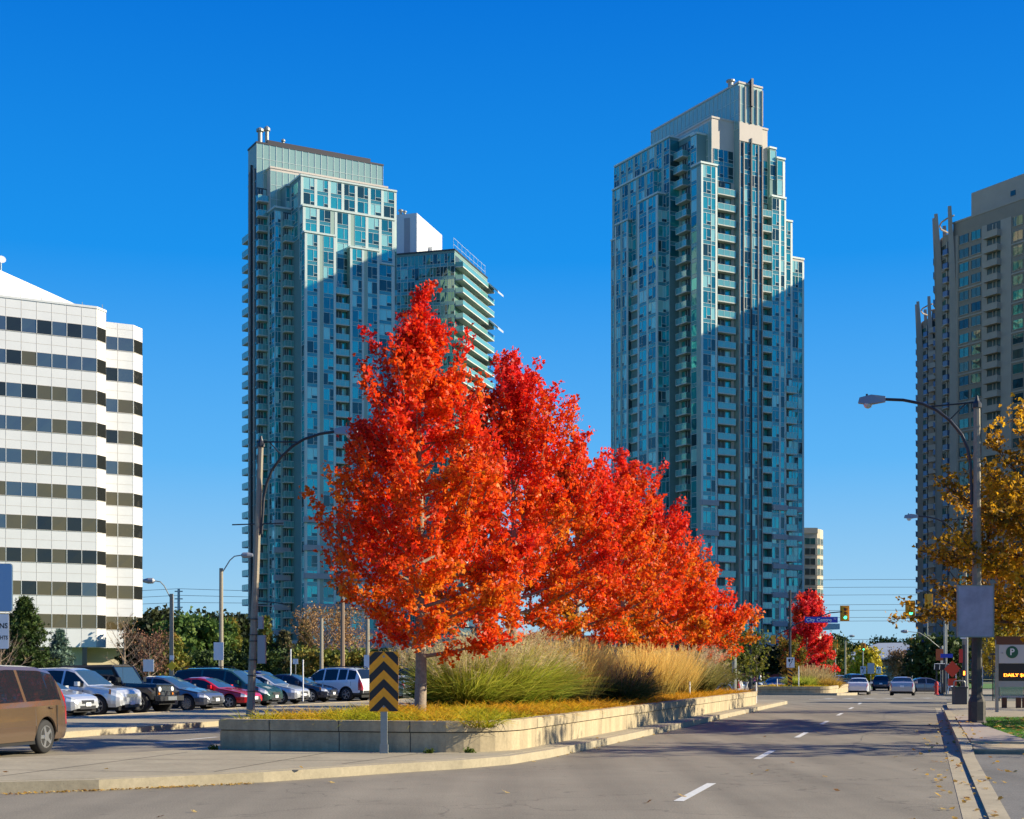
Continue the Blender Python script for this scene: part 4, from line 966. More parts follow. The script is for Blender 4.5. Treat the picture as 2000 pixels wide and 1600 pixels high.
grass_clump('light green grass clump with plumes leaning toward the golden reed grass', 1050, 40, .6, .5, 1.7, .65, 3400, .008, GR, ((.2, .27, .04), (.38, .36, .08)), 'feather', 240, (.62, .52, .28), stretch=1.2, plen=.35)
grass_clump('golden upright feather reed grass, left of the two golden clumps', 1105, 42, .6, .8, 2.0, .22, 5200, .007, ((.16, .15, .03), (.30, .24, .06)), ((.78, .50, .12), (.85, .62, .22)), 'spike', 500, (.85, .60, .20), stretch=1.5, droop=.12)
grass_clump('golden reed grass clump right behind the left golden clump', 1145, 45, .6, .7, 1.9, .22, 3600, .007, ((.16, .15, .03), (.30, .24, .06)), ((.78, .50, .12), (.85, .62, .22)), 'spike', 320, (.85, .60, .20), stretch=1.4, droop=.12)
grass_clump('dark green fountain grass with dusky spikes in the middle of the planter', 1200, 43.5, .6, .75, 1.35, .75, 4200, .008, ((.03, .06, .015), (.06, .09, .02)), ((.10, .13, .03), (.2, .19, .06)), 'spike', 260, (.28, .19, .13), stretch=1.5)
grass_clump('golden upright reed grass, right of the dark fountain grass', 1262, 52, .6, .9, 2.0, .2, 4200, .008, ((.18, .16, .03), (.32, .25, .06)), ((.78, .51, .12), (.85, .62, .22)), 'spike', 360, (.85, .60, .20), stretch=1.6, droop=.12)
grass_clump('golden reed grass clump next to the farthest buff grass', 1308, 55, .6, .8, 1.95, .2, 3600, .008, ((.18, .16, .03), (.32, .25, .06)), ((.78, .51, .12), (.85, .62, .22)), 'spike', 300, (.85, .60, .20), stretch=1.6, droop=.12)
grass_clump('olive arching grass with pale plumes, farthest clump of the near planter', 1352, 58, .6, .7, 2.1, .5, 3600, .009, ((.10, .11, .02), (.18, .17, .04)), ((.26, .24, .06), (.4, .34, .14)), 'feather', 260, (.60, .48, .30), stretch=1.4)
grass_clump('buff reed grass under the scarlet maple on the far planter', 1585, 112, gz(112)+.5, 1.3, 1.9, .2, 2600, .016, ((.2, .16, .05), (.3, .24, .08)), ((.5, .38, .16), (.6, .46, .24)), 'spike', 200, (.55, .42, .22), stretch=1.0)
grass_clump('bright green grass clump on the far planter', 1563, 108, gz(108)+.5, .9, 1.2, .5, 1600, .016, GR, GRT)
grass_clump('orange yellow grass clump at the right end of the far planter', 1618, 110, gz(112)+.5, .8, 1.0, .4, 1600, .016, ((.2, .15, .03), (.3, .2, .04)), ((.5, .33, .05), (.55, .3, .05)))
# daylily ground cover
def cover(name, label, s0, s1, t0, t1, z, n, H, w, margin=.35, ncl=700):
    cs = rng.uniform(s0+margin, s1-margin, ncl); ct = t0+margin+(t1-t0-2*margin)*rng.uniform(0, 1, ncl)**1.35
    k = rng.integers(0, ncl, n); s = cs[k]+rng.normal(0, .13, n); t_ = ct[k]+rng.normal(0, .13, n)
    s = np.clip(s, s0+.3, s1-.3); t_ = np.clip(t_, t0+.3, t1-.3)
    base = np.stack([s*VX+t_*UX, s*VY+t_*UY, np.full(n, z)], axis=1)
    az = rng.uniform(0, 2*pi, n); sp = rng.uniform(.25, 1.3, n)
    d = unit(np.stack([np.cos(az)*sp, np.sin(az)*sp, np.ones(n)], axis=1))
    hue = np.clip(.18+(t_-t0)/13+rng.normal(0, .22, n)[:]+.35*np.sin(cs[k]*2.3+ct[k]*1.1), 0, 1)[:, None]
    c_g = np.array([.46, .48, .02]); c_y = np.array([.85, .56, .03]); c_o = np.array([.85, .42, .025])
    q = np.where(hue < .5, c_g*(1-hue*2)+c_y*(hue*2), c_y*(2-hue*2)+c_o*(hue*2-1))*rng.uniform(.6, 1.15, (n, 1))
    V, nq, c, _, _ = blades(base, H*rng.uniform(.55, 1.15, n), d, rng.uniform(.3, 1.3, n), np.full(n, w), q*.55, q)
    o = fast_mesh(name, V, nq, MAT_GRASS, np.clip(c, 0, 1)); tag(o, label, 'ground cover', kind='stuff')
cover('ground_cover', 'yellow green daylily leaves carpeting the near planter', -13.1, -7.5, 25, 64.6, .60, 46000, .46, .011, ncl=1500)
cover('ground_cover', 'yellow low plants filling the far planter', -12.6, -7.0, 103.5, 125, gz(108)+.5, 6000, .45, .02, ncl=300)
# lawn grass at right + fallen leaves
n = 42000; s = rng.uniform(1.1, 12, n); t_ = rng.uniform(32.45, 50, n); keep = s > np.where(t_ < 42, 1.95-.07*(t_-32.4), 1.27); s, t_ = s[keep], t_[keep]; n = len(s)
base = np.stack([s*VX+t_*UX, s*VY+t_*UY, np.full(n, .11)], axis=1); az = rng.uniform(0, 2*pi, n)
d = unit(np.stack([np.cos(az)*.6, np.sin(az)*.6, np.ones(n)], axis=1)); q = np.array([.10, .24, .02])*rng.uniform(.6, 1.4, (n, 1))
V, nq, c, _, _ = blades(base, rng.uniform(.05, .10, n), d, np.full(n, .5), np.full(n, .007), q*.8, q, segs=1)
tag(fast_mesh('grass', V, nq, MAT_GRASS, c), 'short green grass of the verge beside the right kerb', 'grass', kind='stuff')
slab('lawn', [(1.3,32.4),(1.95,32.4),(12,32.4),(12,50),(1.3,50),(1.3,42)], .115, 'lawn', z0=.02)
def litter(n, fs, zf, lo=.05, hi=.09):
    pos = np.array([fs() for _ in range(n)]); C = np.stack([pos[:, 0]*VX+pos[:, 1]*UX, pos[:, 0]*VY+pos[:, 1]*UY, np.array([zf(*p) for p in pos])+.008], axis=1)
    a = rng.uniform(0, 2*pi, n); dd = np.stack([np.cos(a), np.sin(a), rng.uniform(-.0, .35, n)], axis=1); dd = unit(dd); b_ = unit(np.stack([-np.sin(a), np.cos(a), rng.uniform(0, .6, n)], axis=1))
    L = rng.uniform(lo, hi, n)[:, None]; out = []
    for an in (-.9, 0, .9):
        t1 = dd*cos(an)+b_*sin(an); p1 = -dd*sin(an)+b_*cos(an); out.append(np.stack([C, C+t1*L*.5+p1*L*.3+[0, 0, .012], C+t1*L+[0, 0, .004], C+t1*L*.5-p1*L*.3], axis=1))
    V = np.concatenate(out).reshape(-1, 3); V[:, 2] = np.maximum(V[:, 2], np.tile(np.repeat(C[:, 2], 4), 3))
    colr = np.array([(.62, .40, .10), (.50, .30, .06), (.66, .48, .18), (.35, .18, .06)])[rng.integers(0, 4, n)]
    return V, n*3, np.repeat(np.tile(colr, (3, 1)), 4, axis=0)
parts = [litter(170, lambda: (random.gauss(.42, .35), random.uniform(13, 50)), lambda s, t: .005 if s < .58 else (kz(*st(s, t)) if s < .8 else .155)),
         litter(60, lambda: (random.uniform(.9, 5), random.uniform(14, 29)), lambda s, t: .03),
         litter(420, lambda: (random.uniform(1.5, 8), random.uniform(33, 49)), lambda s, t: .17, .07, .12),
         litter(45, lambda: (random.uniform(-16, 0), random.uniform(13, 40)), lambda s, t: .17 if (-13.5 < s < -7.0 and t > 20) or (s < -11 and 16 < t < 25) else .0),
         litter(200, lambda: (lambda u: (-9.5-2.4*u+random.gauss(0, .05), 19.4-2.7*u-.18+random.gauss(0, .06)))(random.random()), lambda s, t: .0, .02, .05),
         litter(60, lambda: (-6.9+random.gauss(0, .06), random.uniform(26, 60)), lambda s, t: .0, .03, .07)]
V = np.concatenate([p[0] for p in parts]); c = np.concatenate([p[2] for p in parts])
tag(fast_mesh('fallen_leaves', V, sum(p[1] for p in parts), MAT_LEAF, c), 'dry yellow leaves scattered over kerb, gutter and grass', 'fallen leaves', kind='stuff')
# weeds at the foot of the wall
for k, (s, t_, lb) in enumerate([(-8.75, 24.83, 'green weed tuft at the planter foot near its rounded corner'), (-8.1, 25.15, 'smaller weed tuft right of the other on the rounded corner'), (-13.05, 24.8, 'weed at the left corner foot of the planter')]):
    x, y = st(s, t_); n = 60; r0 = thing('weed', lb, 'weed', (x, y, .155), 0)
    C = rng.normal(0, .045, (n, 3)); C[:, 2] = np.abs(C[:, 2])*.7
    V, nq, c = leaves(C, rng.uniform(.03, .06, n), np.tile([.10, .14, .02], (n, 1)), 3); fast_mesh('leaves', V, nq, MAT_LEAF, c, r0)
# ------------------------------------------------------------ cars
def paint(name, col, metal=.45, rough=.28):
    m = pm(name, col, rough, metal, .6, coat=1.0); return m
M['cglass'] = pm('car_glass', (.010, .014, .02), .03, 0, .6)
M['cshield'] = wavy_glass('windscreen_glass', (.05, .10, .14), .4, .03, .0)
M['tyre'] = pm('tyre_rubber', (.018, .018, .019), .8)
M['alloy'] = pm('alloy_rim', (.55, .56, .57), .25, .8)
M['chrome'] = pm('chrome', (.75, .76, .77), .12, 1.0)
M['under'] = pm('dark_underbody', (.012, .012, .013), .85)
M['headl'] = pm('headlight_lens', (.85, .87, .88), .12, .0, .8, coat=1)
M['taill'] = pm('taillight_lens', (.45, .01, .015), .12, .1, .8, coat=1)
M['amber'] = pm('amber_lens', (.75, .22, .02), .15, .1, .8)
M['plate'] = pm('licence_plate', (.75, .76, .78), .4)
M['blacktrim'] = pm('black_trim', (.025, .025, .027), .5)
PROF = dict(
 sedan=dict(L=4.65, W=1.82, H=1.46, top=[(0,.56),(.012,.66),(.04,.74),(.09,.81),(.18,.89),(.27,.97),(.36,1.22),(.44,1.40),(.52,1.455),(.62,1.45),(.70,1.38),(.79,1.19),(.86,1.08),(.94,1.07),(.985,1.0),(1,.72)],
   ws=(.275,.45), rw=(.70,.855), side=(.33,.83), pil=[.545,.715], r=.325, wx=(.19,.80), belt=[(0,.60),(.1,.74),(.27,.90),(.6,.95),(.9,1.0),(1,.9)]),
 coupe=dict(L=4.4, W=1.74, H=1.36, top=[(0,.5),(.012,.58),(.04,.66),(.1,.74),(.2,.82),(.31,.90),(.40,1.13),(.48,1.30),(.56,1.355),(.66,1.34),(.76,1.2),(.86,1.0),(.95,.96),(.985,.9),(1,.68)],
   ws=(.315,.49), rw=(.68,.86), side=(.37,.80), pil=[.62], r=.30, wx=(.19,.79), belt=[(0,.52),(.1,.66),(.3,.83),(.6,.86),(.9,.9),(1,.82)]),
 suv=dict(L=4.7, W=1.86, H=1.74, top=[(0,.70),(.012,.84),(.035,.94),(.09,1.0),(.18,1.05),(.27,1.10),(.34,1.38),(.41,1.64),(.47,1.72),(.6,1.745),(.8,1.72),(.90,1.64),(.95,1.34),(.975,1.12),(.99,.95),(1,.7)],
   ws=(.275,.43), rw=(.90,.972), side=(.31,.91), pil=[.50,.68,.80], r=.365, wx=(.185,.80), belt=[(0,.74),(.1,.92),(.27,1.04),(.6,1.07),(.9,1.12),(1,1.0)]),
 minivan=dict(L=5.05, W=1.94, H=1.76, top=[(0,.58),(.012,.70),(.04,.82),(.09,.92),(.16,1.0),(.21,1.06),(.29,1.36),(.37,1.62),(.44,1.72),(.6,1.76),(.82,1.74),(.92,1.66),(.965,1.32),(.982,1.08),(.993,.95),(1,.62)],
   ws=(.215,.39), rw=(.92,.98), side=(.27,.935), pil=[.43,.66], r=.335, wx=(.19,.80), belt=[(0,.62),(.1,.85),(.25,1.0),(.6,1.03),(.9,1.06),(1,1.0)]),
)
def lerp(pts, x): return float(np.interp(x, [p[0] for p in pts], [p[1] for p in pts]))
def wheel_parts(root, x, y, r, w, spokes=5, rimmat='alloy'):
    X = T(x, y, r) @ Matrix.Rotation(radians(90), 4, 'X')
    sgn = 1 if y > 0 else -1
    ty = MB(); h = w/2
    prof = [(r*.62, -h), (r*.93, -h), (r, -h*.7), (r, h*.7), (r*.93, h), (r*.62, h)]
    ty.lathe(prof, 'tyre', 20, X); hub = ty.build('wheel', root, True)
    rm = MB(); o = -sgn*(h+.003)
    for k in range(spokes):
        a = 2*pi*k/spokes; c1 = X @ Matrix.Rotation(a, 4, 'Z')
        rm.box(.05, r*.62, -.035, .035, min(o, o+sgn*.05), max(o, o+sgn*.05), rimmat, c1)
        if spokes < 8: rm.box(r*.35, r*.62, -.065, .065, min(o+sgn*.006, o+sgn*.05), max(o+sgn*.006, o+sgn*.05), rimmat, c1)
    rm.lathe([(.085, min(o-sgn*.008, o+sgn*.05)), (.085, max(o-sgn*.008, o+sgn*.05))], rimmat, 12, X)
    for k in range(20):
        a0, a1 = 2*pi*k/20, 2*pi*(k+1)/20; q0, q1 = r*.60, r*.66
        rm.add([(q0*cos(a0), q0*sin(a0), o), (q1*cos(a0), q1*sin(a0), o), (q1*cos(a1), q1*sin(a1), o), (q0*cos(a1), q0*sin(a1), o)], [(0, 1, 2, 3)], rimmat, X)
    rm.lathe([(r*.6, o+sgn*.09-.002), (r*.6, o+sgn*.09+.002)], 'under', 16, X)
    rm.build('rim', hub)
def car(label, kind, mat, front=None, loc=None, ang=0.0, z=0.0, cat='car', group=None, lights=True, glass='cglass', spokes=5, rails=False, scale=1.0, name='parked_car', plate=True, amber=False, seam=True, W=None, L=None, H=None, trim=None, rim='alloy', grille='blacktrim'):
    P = PROF[kind]; L_, W_, H_ = (L or P['L']), (W or P['W']), P['H']; hs_ = (H/H_ if H else 1.0)
    d = (cos(ang), sin(ang))
    if loc is None: loc = (front[0]-d[0]*L_/2, front[1]-d[1]*L_/2)
    root = thing(name, label, cat, (loc[0], loc[1], z), ang, group)
    r = P['r']; xs_w = [L_/2-f*L_ for f in P['wx']]; R = r*1.16
    fr = set(np.linspace(0, 1, 29)) | {p[0] for p in P['top']} | {P['ws'][0], P['ws'][1], P['rw'][0], P['rw'][1], P['side'][0], P['side'][1]}
    for p in P['pil']: fr |= {p-.009, p+.009}
    for xw in xs_w:
        for k in range(-8, 9): fr.add(min(1, max(0, (L_/2-(xw+R*sin(k/8*pi/2)))/L_)))
    fr = sorted(fr); fr = [f for i, f in enumerate(fr) if i == 0 or f-fr[i-1] > .0012]
    sill = .26 if kind in ('sedan', 'coupe') else .32
    if kind == 'minivan': sill = .27
    st_ = []
    for f in fr:
        x = L_/2-f*L_; zt = lerp(P['top'], f)*hs_; belt = min(lerp(P['belt'], f)*hs_, zt-.045)
        wf = lerp([(0, .70), (.01, .80), (.03, .89), (.07, .96), (.14, 1.0), (.85, 1.0), (.95, .965), (.985, .92), (1, .82)], f)*W_/2
        zs = sill+max(0, (.03-f)*2.5)+max(0, (f-.96)*2.5)
        arch = 0
        for xw in xs_w:
            q = R*R-(x-xw)**2
            if q > 0: arch = max(arch, r+math.sqrt(q))
        up = max(0, min(1, (zt-belt-.08)/(H_*hs_-belt-.08)))
        wr = wf*(.955-.245*up); low = arch > zs
        z0 = max(zs, arch); z1 = max(zs+.12, arch+.012); z2 = max(.56*hs_ if kind != 'coupe' else .5, arch+.03); z2 = min(z2, belt-.03); z3 = max(min(belt-.10, belt*.90), z2+.015); 
        z3 = min(z3, belt-.012); z1 = min(z1, z2-.008); z0 = min(z0, z1-.004)
        flare = .018 if low else 0
        st_.append([(x, wf*.955+flare, z0), (x, wf*.992+flare, z1), (x, wf+flare*.6, z2), (x, wf*.985, z3), (x, wf*.955, belt), (x, wr, zt-.085*up-.02), (x, wr*.90, zt-.028*up-.006), (x, wr*.5, zt-.004), (x, 0, zt+.006)])
    body = MB(); gl = {'windscreen': MB(), 'rear_window': MB()}; lt = {('headlight', 1): MB(), ('headlight', -1): MB(), ('taillight', 1): MB(), ('taillight', -1): MB()}
    for i in range(len(st_)-1):
        A, B = st_[i], st_[i+1]; f = (fr[i]+fr[i+1])/2; x = (A[0][0]+B[0][0])/2
        hgt = (A[5][2]-A[4][2]+B[5][2]-B[4][2])/2
        for k in range(8):
            for sg in (1, -1):
                pts = [A[k], A[k+1], B[k+1], B[k]]; pts = [(p[0], p[1]*sg, p[2]) for p in pts]
                if sg < 0: pts = pts[::-1]
                tgt = body; mt = mat; po = 0
                if k == 4 and P['side'][0] < f < P['side'][1] and hgt > .08:
                    if not any(abs(f-p) < .010 for p in P['pil']): tgt = gl.setdefault('side_window|%d|%d' % (sg, sum(f > p for p in P['pil'])), MB()); mt = glass
                elif k >= 6 and P['ws'][0] < f < P['ws'][1]: tgt = gl['windscreen']; mt = 'cshield'
                elif k >= 6 and P['rw'][0] < f < P['rw'][1]: tgt = gl['rear_window']; mt = glass
                elif lights and k in (3, 4) and .008 < f < .085: tgt = lt[('headlight', sg)]; mt = 'amber' if amber and f > .06 else 'headl'
                elif lights and k in ((2, 3, 4) if kind in ('suv', 'minivan') else (3, 4)) and f > .955: tgt = lt[('taillight', sg)]; mt = 'taill'
                if trim and k in (0,) : mt = trim
                if k in (0, 1) and trim and (f < .03 or f > .97): mt = trim
                tgt.add(pts, [(0, 1, 2, 3)], mt)
    for q, nm in ((st_[0], 0), (st_[-1], 1)):
        ring = [(p[0], p[1], p[2]) for p in q]+[(p[0], -p[1], p[2]) for p in q[::-1][1:]]
        body.add(ring, [tuple(range(len(ring)))], mat)
    o = body.build('body', root, True)
    m = o.data; 
    for nm, mb in gl.items():
        if mb.f: mb.build(nm.split('|')[0], root, not nm.startswith('side'))
    for (nm, sg), mb in lt.items():
        if mb.f: mb.build(nm, root)
    u = MB(); u.box(-L_/2+.12, L_/2-.12, -W_/2+.22, W_/2-.22, .2, .62*hs_, 'under'); 
    u.box(-L_*.3, L_*.28, -W_/2+.06, W_/2-.06, sill-.07, sill+.16, 'under'); u.build('underbody', root)
    for xw in xs_w:
        for sg in (1, -1): wheel_parts(root, xw, sg*(W_/2-.115), r, .215, spokes, rim)
    # front and rear details
    zf = P['top'][1][1]*hs_; g = MB(); xg = L_/2
    g.box(xg-.02, xg+.012, -.36, .36, zf-.17, zf-.05, grille); 
    for k in range(3): g.box(xg+.012, xg+.02, -.34, .34, zf-.155+k*.035, zf-.145+k*.035, 'chrome')
    g.build('grille', root)
    g = MB(); g.box(xg-.03, xg+.008, -.48, .48, .30, .42, 'blacktrim'); g.build('air_intake', root)
    for sg in (1, -1):
        if kind != 'coupe':
            g = MB(); g.lathe([(.055, 0), (.055, .02)], 'headl', 10, T(xg-.04*L_/4.6-.015, sg*.66, .42) @ Matrix.Rotation(radians(90), 4, 'Y')); g.build('fog_lamp', root)
    if plate:
        g = MB(); g.box(xg+.021, xg+.031, -.15, .15, .40, .53, 'plate'); g.build('licence_plate', root)
        g = MB(); g.box(-L_/2-.022, -L_/2-.012, -.15, .15, .66 if kind != 'minivan' else .8, .80 if kind != 'minivan' else .93, 'plate'); g.build('licence_plate', root)
    g = MB(); g.box(-L_/2-.02, -L_/2+.06, -W_/2*.76, W_/2*.76, .42, .56, mat if not trim else trim); g.build('bumper', root)
    xm = L_/2-(P['ws'][0]+.075)*L_; zb = lerp(P['belt'], .35)*hs_
    for sg in (1, -1):
        g = MB(); g.prism([(xm-.04, sg*(W_/2-.03)), (xm+.09, sg*(W_/2-.0)), (xm+.10, sg*(W_/2+.17)), (xm-.03, sg*(W_/2+.20))], zb+.03, zb+.19, mat); g.build('side_mirror', root)
    if seam:
        g = MB()
        for f in ([P['side'][0]+.0, P['pil'][0], P['side'][1]-.05] if kind != 'coupe' else [.36, .62]):
            x = L_/2-f*L_
            for sg in (1, -1):
                for (za, zb_, wy) in ((sill+.14, .56*hs_, 1.0), (.56*hs_, lerp(P['belt'], f)*hs_-.11, .996)):
                    y0, y1 = sorted((sg*(W_/2*wy-.012), sg*(W_/2*wy+.0035))); g.box(x-.006, x+.006, y0, y1, za, zb_, 'seam')
        g.build('door_seam', root)
        for f in (P['pil'][0]-.03, P['side'][1]-.1):
            x = L_/2-f*L_
            for sg in (1, -1):
                g = MB(); y0, y1 = sorted((sg*(W_/2-.01), sg*(W_/2+.03))); g.box(x-.09, x+.09, y0, y1, lerp(P['belt'], f)*hs_-.16, lerp(P['belt'], f)*hs_-.13, mat); g.build('door_handle', root)
    if rails:
        for sg in (1, -1):
            g = MB(); g.tube([(L_/2-.47*L_, sg*W_*.33, H_*hs_-.03), (L_/2-.5*L_, sg*W_*.33, H_*hs_+.05), (L_/2-.85*L_, sg*W_*.33, H_*hs_+.03), (L_/2-.88*L_, sg*W_*.33, H_*hs_-.06)], .02, 'blacktrim', 6); g.build('roof_rail', root)
    return root
SILV = paint('silver_paint', (.60, .61, .62), .4); GREY = paint('grey_paint', (.16, .17, .20), .5); REDP = paint('red_paint', (.62, .008, .014), .2)
BLK = paint('black_paint', (.012, .013, .016), .2); NAVY = paint('navy_paint', (.015, .02, .045), .3); WHT = paint('white_paint', (.74, .75, .76), .05); GRN = paint('dark_green_paint', (.02, .07, .06), .4)
TANP = paint('tan_paint', (.165, .11, .07), .4, .18); BLU = paint('blue_paint', (.03, .06, .28), .4); CREAM = paint('champagne_paint', (.50, .45, .42), .4); MAR = paint('maroon_paint', (.10, .015, .03), .35)
PK = 'cars parked in the front row of the lot'
vang = radians(90-10+180)
def park(label, kind, mat, px, D, dang=0, cat='car', group=PK, **k):
    x, y = at(px, D); return car(label, kind, mat, front=(x, y), ang=-TH+radians(dang), z=.0, cat=cat, group=group, **k)
# tan minivan driving, rear wheel centre seen at px 82, depth 28.5
dv = radians(-102); x, y = at(82, 28.9); Lm = 5.05
off = (.30*Lm, ); cx = x+cos(dv)*.30*Lm-sin(dv)*(-.0); cy = y+sin(dv)*.30*Lm
cx += cos(dv+pi/2)*(-.86); cy += sin(dv+pi/2)*(-.86)
car('tan minivan cut by the left frame edge, on the road behind the median', 'minivan', TANP, loc=(cx, cy), ang=dv, cat='minivan', name='minivan', spokes=5, W=1.92, rails=False)
park('silver compact sedan nose peeking out behind the tan minivan', 'sedan', SILV, 172, 50.5, L=4.5)
park('silver pickup style SUV beside the black jeep type car, orange corner lamps', 'suv', SILV, 258, 53, amber=True, spokes=6, cat='SUV', trim=SILV, grille='chrome', L=4.7)
park('dark grey sedan with multi spoke wheels between black off-roader and red car', 'sedan', GREY, 424, 58.8, spokes=11, H=1.42)
park('red coupe partly behind the leaning lamp pole', 'coupe', REDP, 500, 62.5)
park('dark green minivan with black glass, nose just right of the lamp pole', 'minivan', GRN, 540, 66, cat='minivan', glass='cglass', rails=True)
park('bright silver sedan right of the dark minivan, nose in the sun', 'sedan', SILV, 595, 71, H=1.46, L=4.5)
park('navy blue sedan with orange corner lamps in front of the white SUV', 'sedan', NAVY, 652, 75, amber=True)
# white SUV seen from its rear right
x, y = at(650, 79); car('white SUV showing its red tail lamp and rear window, left of the chevron sign', 'suv', WHT, loc=(x, y), ang=-TH+pi+radians(-10), cat='SUV', name='parked_car', group=PK, trim='blacktrim', rails=True, L=4.85, W=1.93, H=1.80)
BK = 'cars parked in the back rows of the lot'
park('blue car roof seen behind the silver sedan and lamp pole', 'suv', BLU, 575, 88, group=BK, H=1.62)
x, y = at(700, 92); car('white van like SUV behind the white SUV, only its roof and windows showing', 'suv', WHT, loc=(x, y), ang=-TH, cat='SUV', group=BK)
x, y = at(722, 80); car('pale green grey sedan half hidden by the chevron sign', 'sedan', paint('pale_green_paint', (.35, .42, .38), .3), loc=(x, y), ang=-TH+pi, group=BK)
x, y = at(800, 90); car('dark navy SUV behind the nearest maple trunk', 'suv', NAVY, loc=(x, y), ang=-TH+pi, cat='SUV', group=BK, H=1.82)
x, y = at(770, 84); car('low white and red car roof right of the chevron sign', 'coupe', WHT, loc=(x, y), ang=-TH+pi, group=BK)
x, y = at(470, 92); car('grey sedan roof between lamp pole and black van', 'sedan', GREY, loc=(x, y), ang=-TH, group=BK)
x, y = at(150, 74); car('dark SUV behind the silver SUV roof', 'suv', BLK, loc=(x, y), ang=-TH, cat='SUV', group=BK)
# black off-roader: boxy body, separate wings, round lamps, slotted grille
def offroader(px, D):
    x, y = at(px, D); L = 4.7; d = (cos(-TH), sin(-TH))
    root = thing('parked_car', 'black boxy soft-top off-roader with round headlights and slotted grille', 'off-roader', (x-d[0]*L/2, y-d[1]*L/2, 0), -TH, PK)
    b = MB(); b.prism([(-2.2, -.78), (2.0, -.78), (2.0, .78), (-2.2, .78)], .55, 1.0, BLK)
    b.prism([(-2.2, -.80), (.62, -.80), (.62, .80), (-2.2, .80)], .5, 1.10, BLK)
    b.add([(.62, -.74, 1.0), (2.02, -.62, 1.0), (2.02, .62, 1.0), (.62, .74, 1.0), (.62, -.70, 1.17), (1.98, -.56, 1.12), (1.98, .56, 1.12), (.62, .70, 1.17)], [(4, 5, 6, 7), (0, 1, 5, 4), (2, 3, 7, 6), (1, 2, 6, 5), (3, 0, 4, 7)], BLK)
    b.build('body', root)
    t_ = MB(); t_.add([(-2.2, -.78, 1.1), (.6, -.78, 1.1), (.6, .78, 1.1), (-2.2, .78, 1.1), (-2.1, -.70, 1.74), (.18, -.70, 1.78), (.18, .70, 1.78), (-2.1, .70, 1.74), (-2.0, -.6, 1.82), (.1, -.6, 1.86), (.1, .6, 1.86), (-2.0, .6, 1.82)], [(0, 1, 5, 4), (2, 3, 7, 6), (3, 0, 4, 7), (4, 5, 9, 8), (6, 7, 11, 10), (7, 4, 8, 11), (5, 6, 10, 9), (8, 9, 10, 11)], pm('soft_top_cloth', (.03, .028, .027), .9)); t_.build('soft_top', root)
    w_ = MB(); w_.add([(.64, -.70, 1.16), (.64, .70, 1.16), (.24, .66, 1.76), (.24, -.66, 1.76)], [(0, 1, 2, 3)], 'cshield'); w_.build('windscreen', root)
    f_ = MB()
    for sg in (1, -1): f_.tube([(.66, sg*.74, 1.12), (.22, sg*.70, 1.80)], .035, BLK, 6)
    f_.build('windscreen_frame', root)
    for sg in (1, -1):
        for (a, c) in ((-.9, .45), (-1.95, -1.0)):
            g = MB(); e = .03
            z0, z1 = 1.18, 1.66; y0 = sg*(.775+.004); y1 = sg*(.715+.004)
            xx1 = c if c < 0 else c
            g.add([(a, y0, z0), (c, y0, z0), (c-(.28 if c > 0 else 0), y1, z1), (a, y1, z1)], [(0, 1, 2, 3)], 'cglass'); g.build('side_window', root)
        for xw in (1.42, -1.45):
            g = MB(); path = [(xw-.62, sg*.86, .66), (xw-.42, sg*.86, .92), (xw+.42, sg*.86, .94), (xw+.60, sg*.86, .80)]
            for p, q in zip(path, path[1:]):
                g.add([(p[0], sg*.72, p[2]), (q[0], sg*.72, q[2]), (q[0], sg*.99, q[2]), (p[0], sg*.99, p[2]), (p[0], sg*.72, p[2]+.05), (q[0], sg*.72, q[2]+.05), (q[0], sg*.99, q[2]+.05), (p[0], sg*.99, p[2]+.05)], [(0,3,2,1),(4,5,6,7),(0,1,5,4),(1,2,6,5),(2,3,7,6),(3,0,4,7)], 'blacktrim')
            g.build('wheel_arch', root)
            wheel_parts(root, xw, sg*.80, .41, .26, 5)
        g = MB(); g.lathe([(.10, 0), (.10, .03), (.07, .05)], 'headl', 16, T(2.03, sg*.46, .93) @ Matrix.Rotation(radians(90), 4, 'Y')); g.build('headlight', root)
        g = MB(); g.lathe([(.05, 0), (.05, .03)], 'amber', 10, T(2.03, sg*.50, .76) @ Matrix.Rotation(radians(90), 4, 'Y')); g.build('indicator', root)
        g = MB(); g.box(.52, .62, min(sg*.80, sg*1.02), max(sg*.80, sg*1.02), 1.2, 1.38, BLK); g.build('side_mirror', root)
        g = MB(); g.box(-2.25, -2.2, min(sg*.62, sg*.78), max(sg*.62, sg*.78), .8, 1.0, 'taill'); g.build('taillight', root)
    g = MB(); g.box(1.98, 2.03, -.62, .62, .62, 1.10, BLK)
    for k in range(7): g.box(2.03, 2.045, -.30+k*.09, -.255+k*.09, .70, 1.04, 'chrome')
    g.build('grille', root)
    g = MB(); g.box(2.1, 2.32, -.88, .88, .50, .68, 'blacktrim'); g.box(2.321, 2.335, -.32, .32, .52, .66, 'alloy'); g.tube([(2.3, -.45, .68), (2.34, -.42, .85), (2.34, .42, .85), (2.3, .45, .68)], .03, 'blacktrim', 6); g.build('bumper', root)
    g = MB(); g.box(-2.0, 2.1, -.6, .6, .36, .6, 'under'); g.build('underbody', root)
    g = MB(); g.tube([(.7, -.78, 1.1), (.68, -.80, 2.0)], .006, 'dkmetal', 4); g.build('aerial', root)
offroader(338, 55)
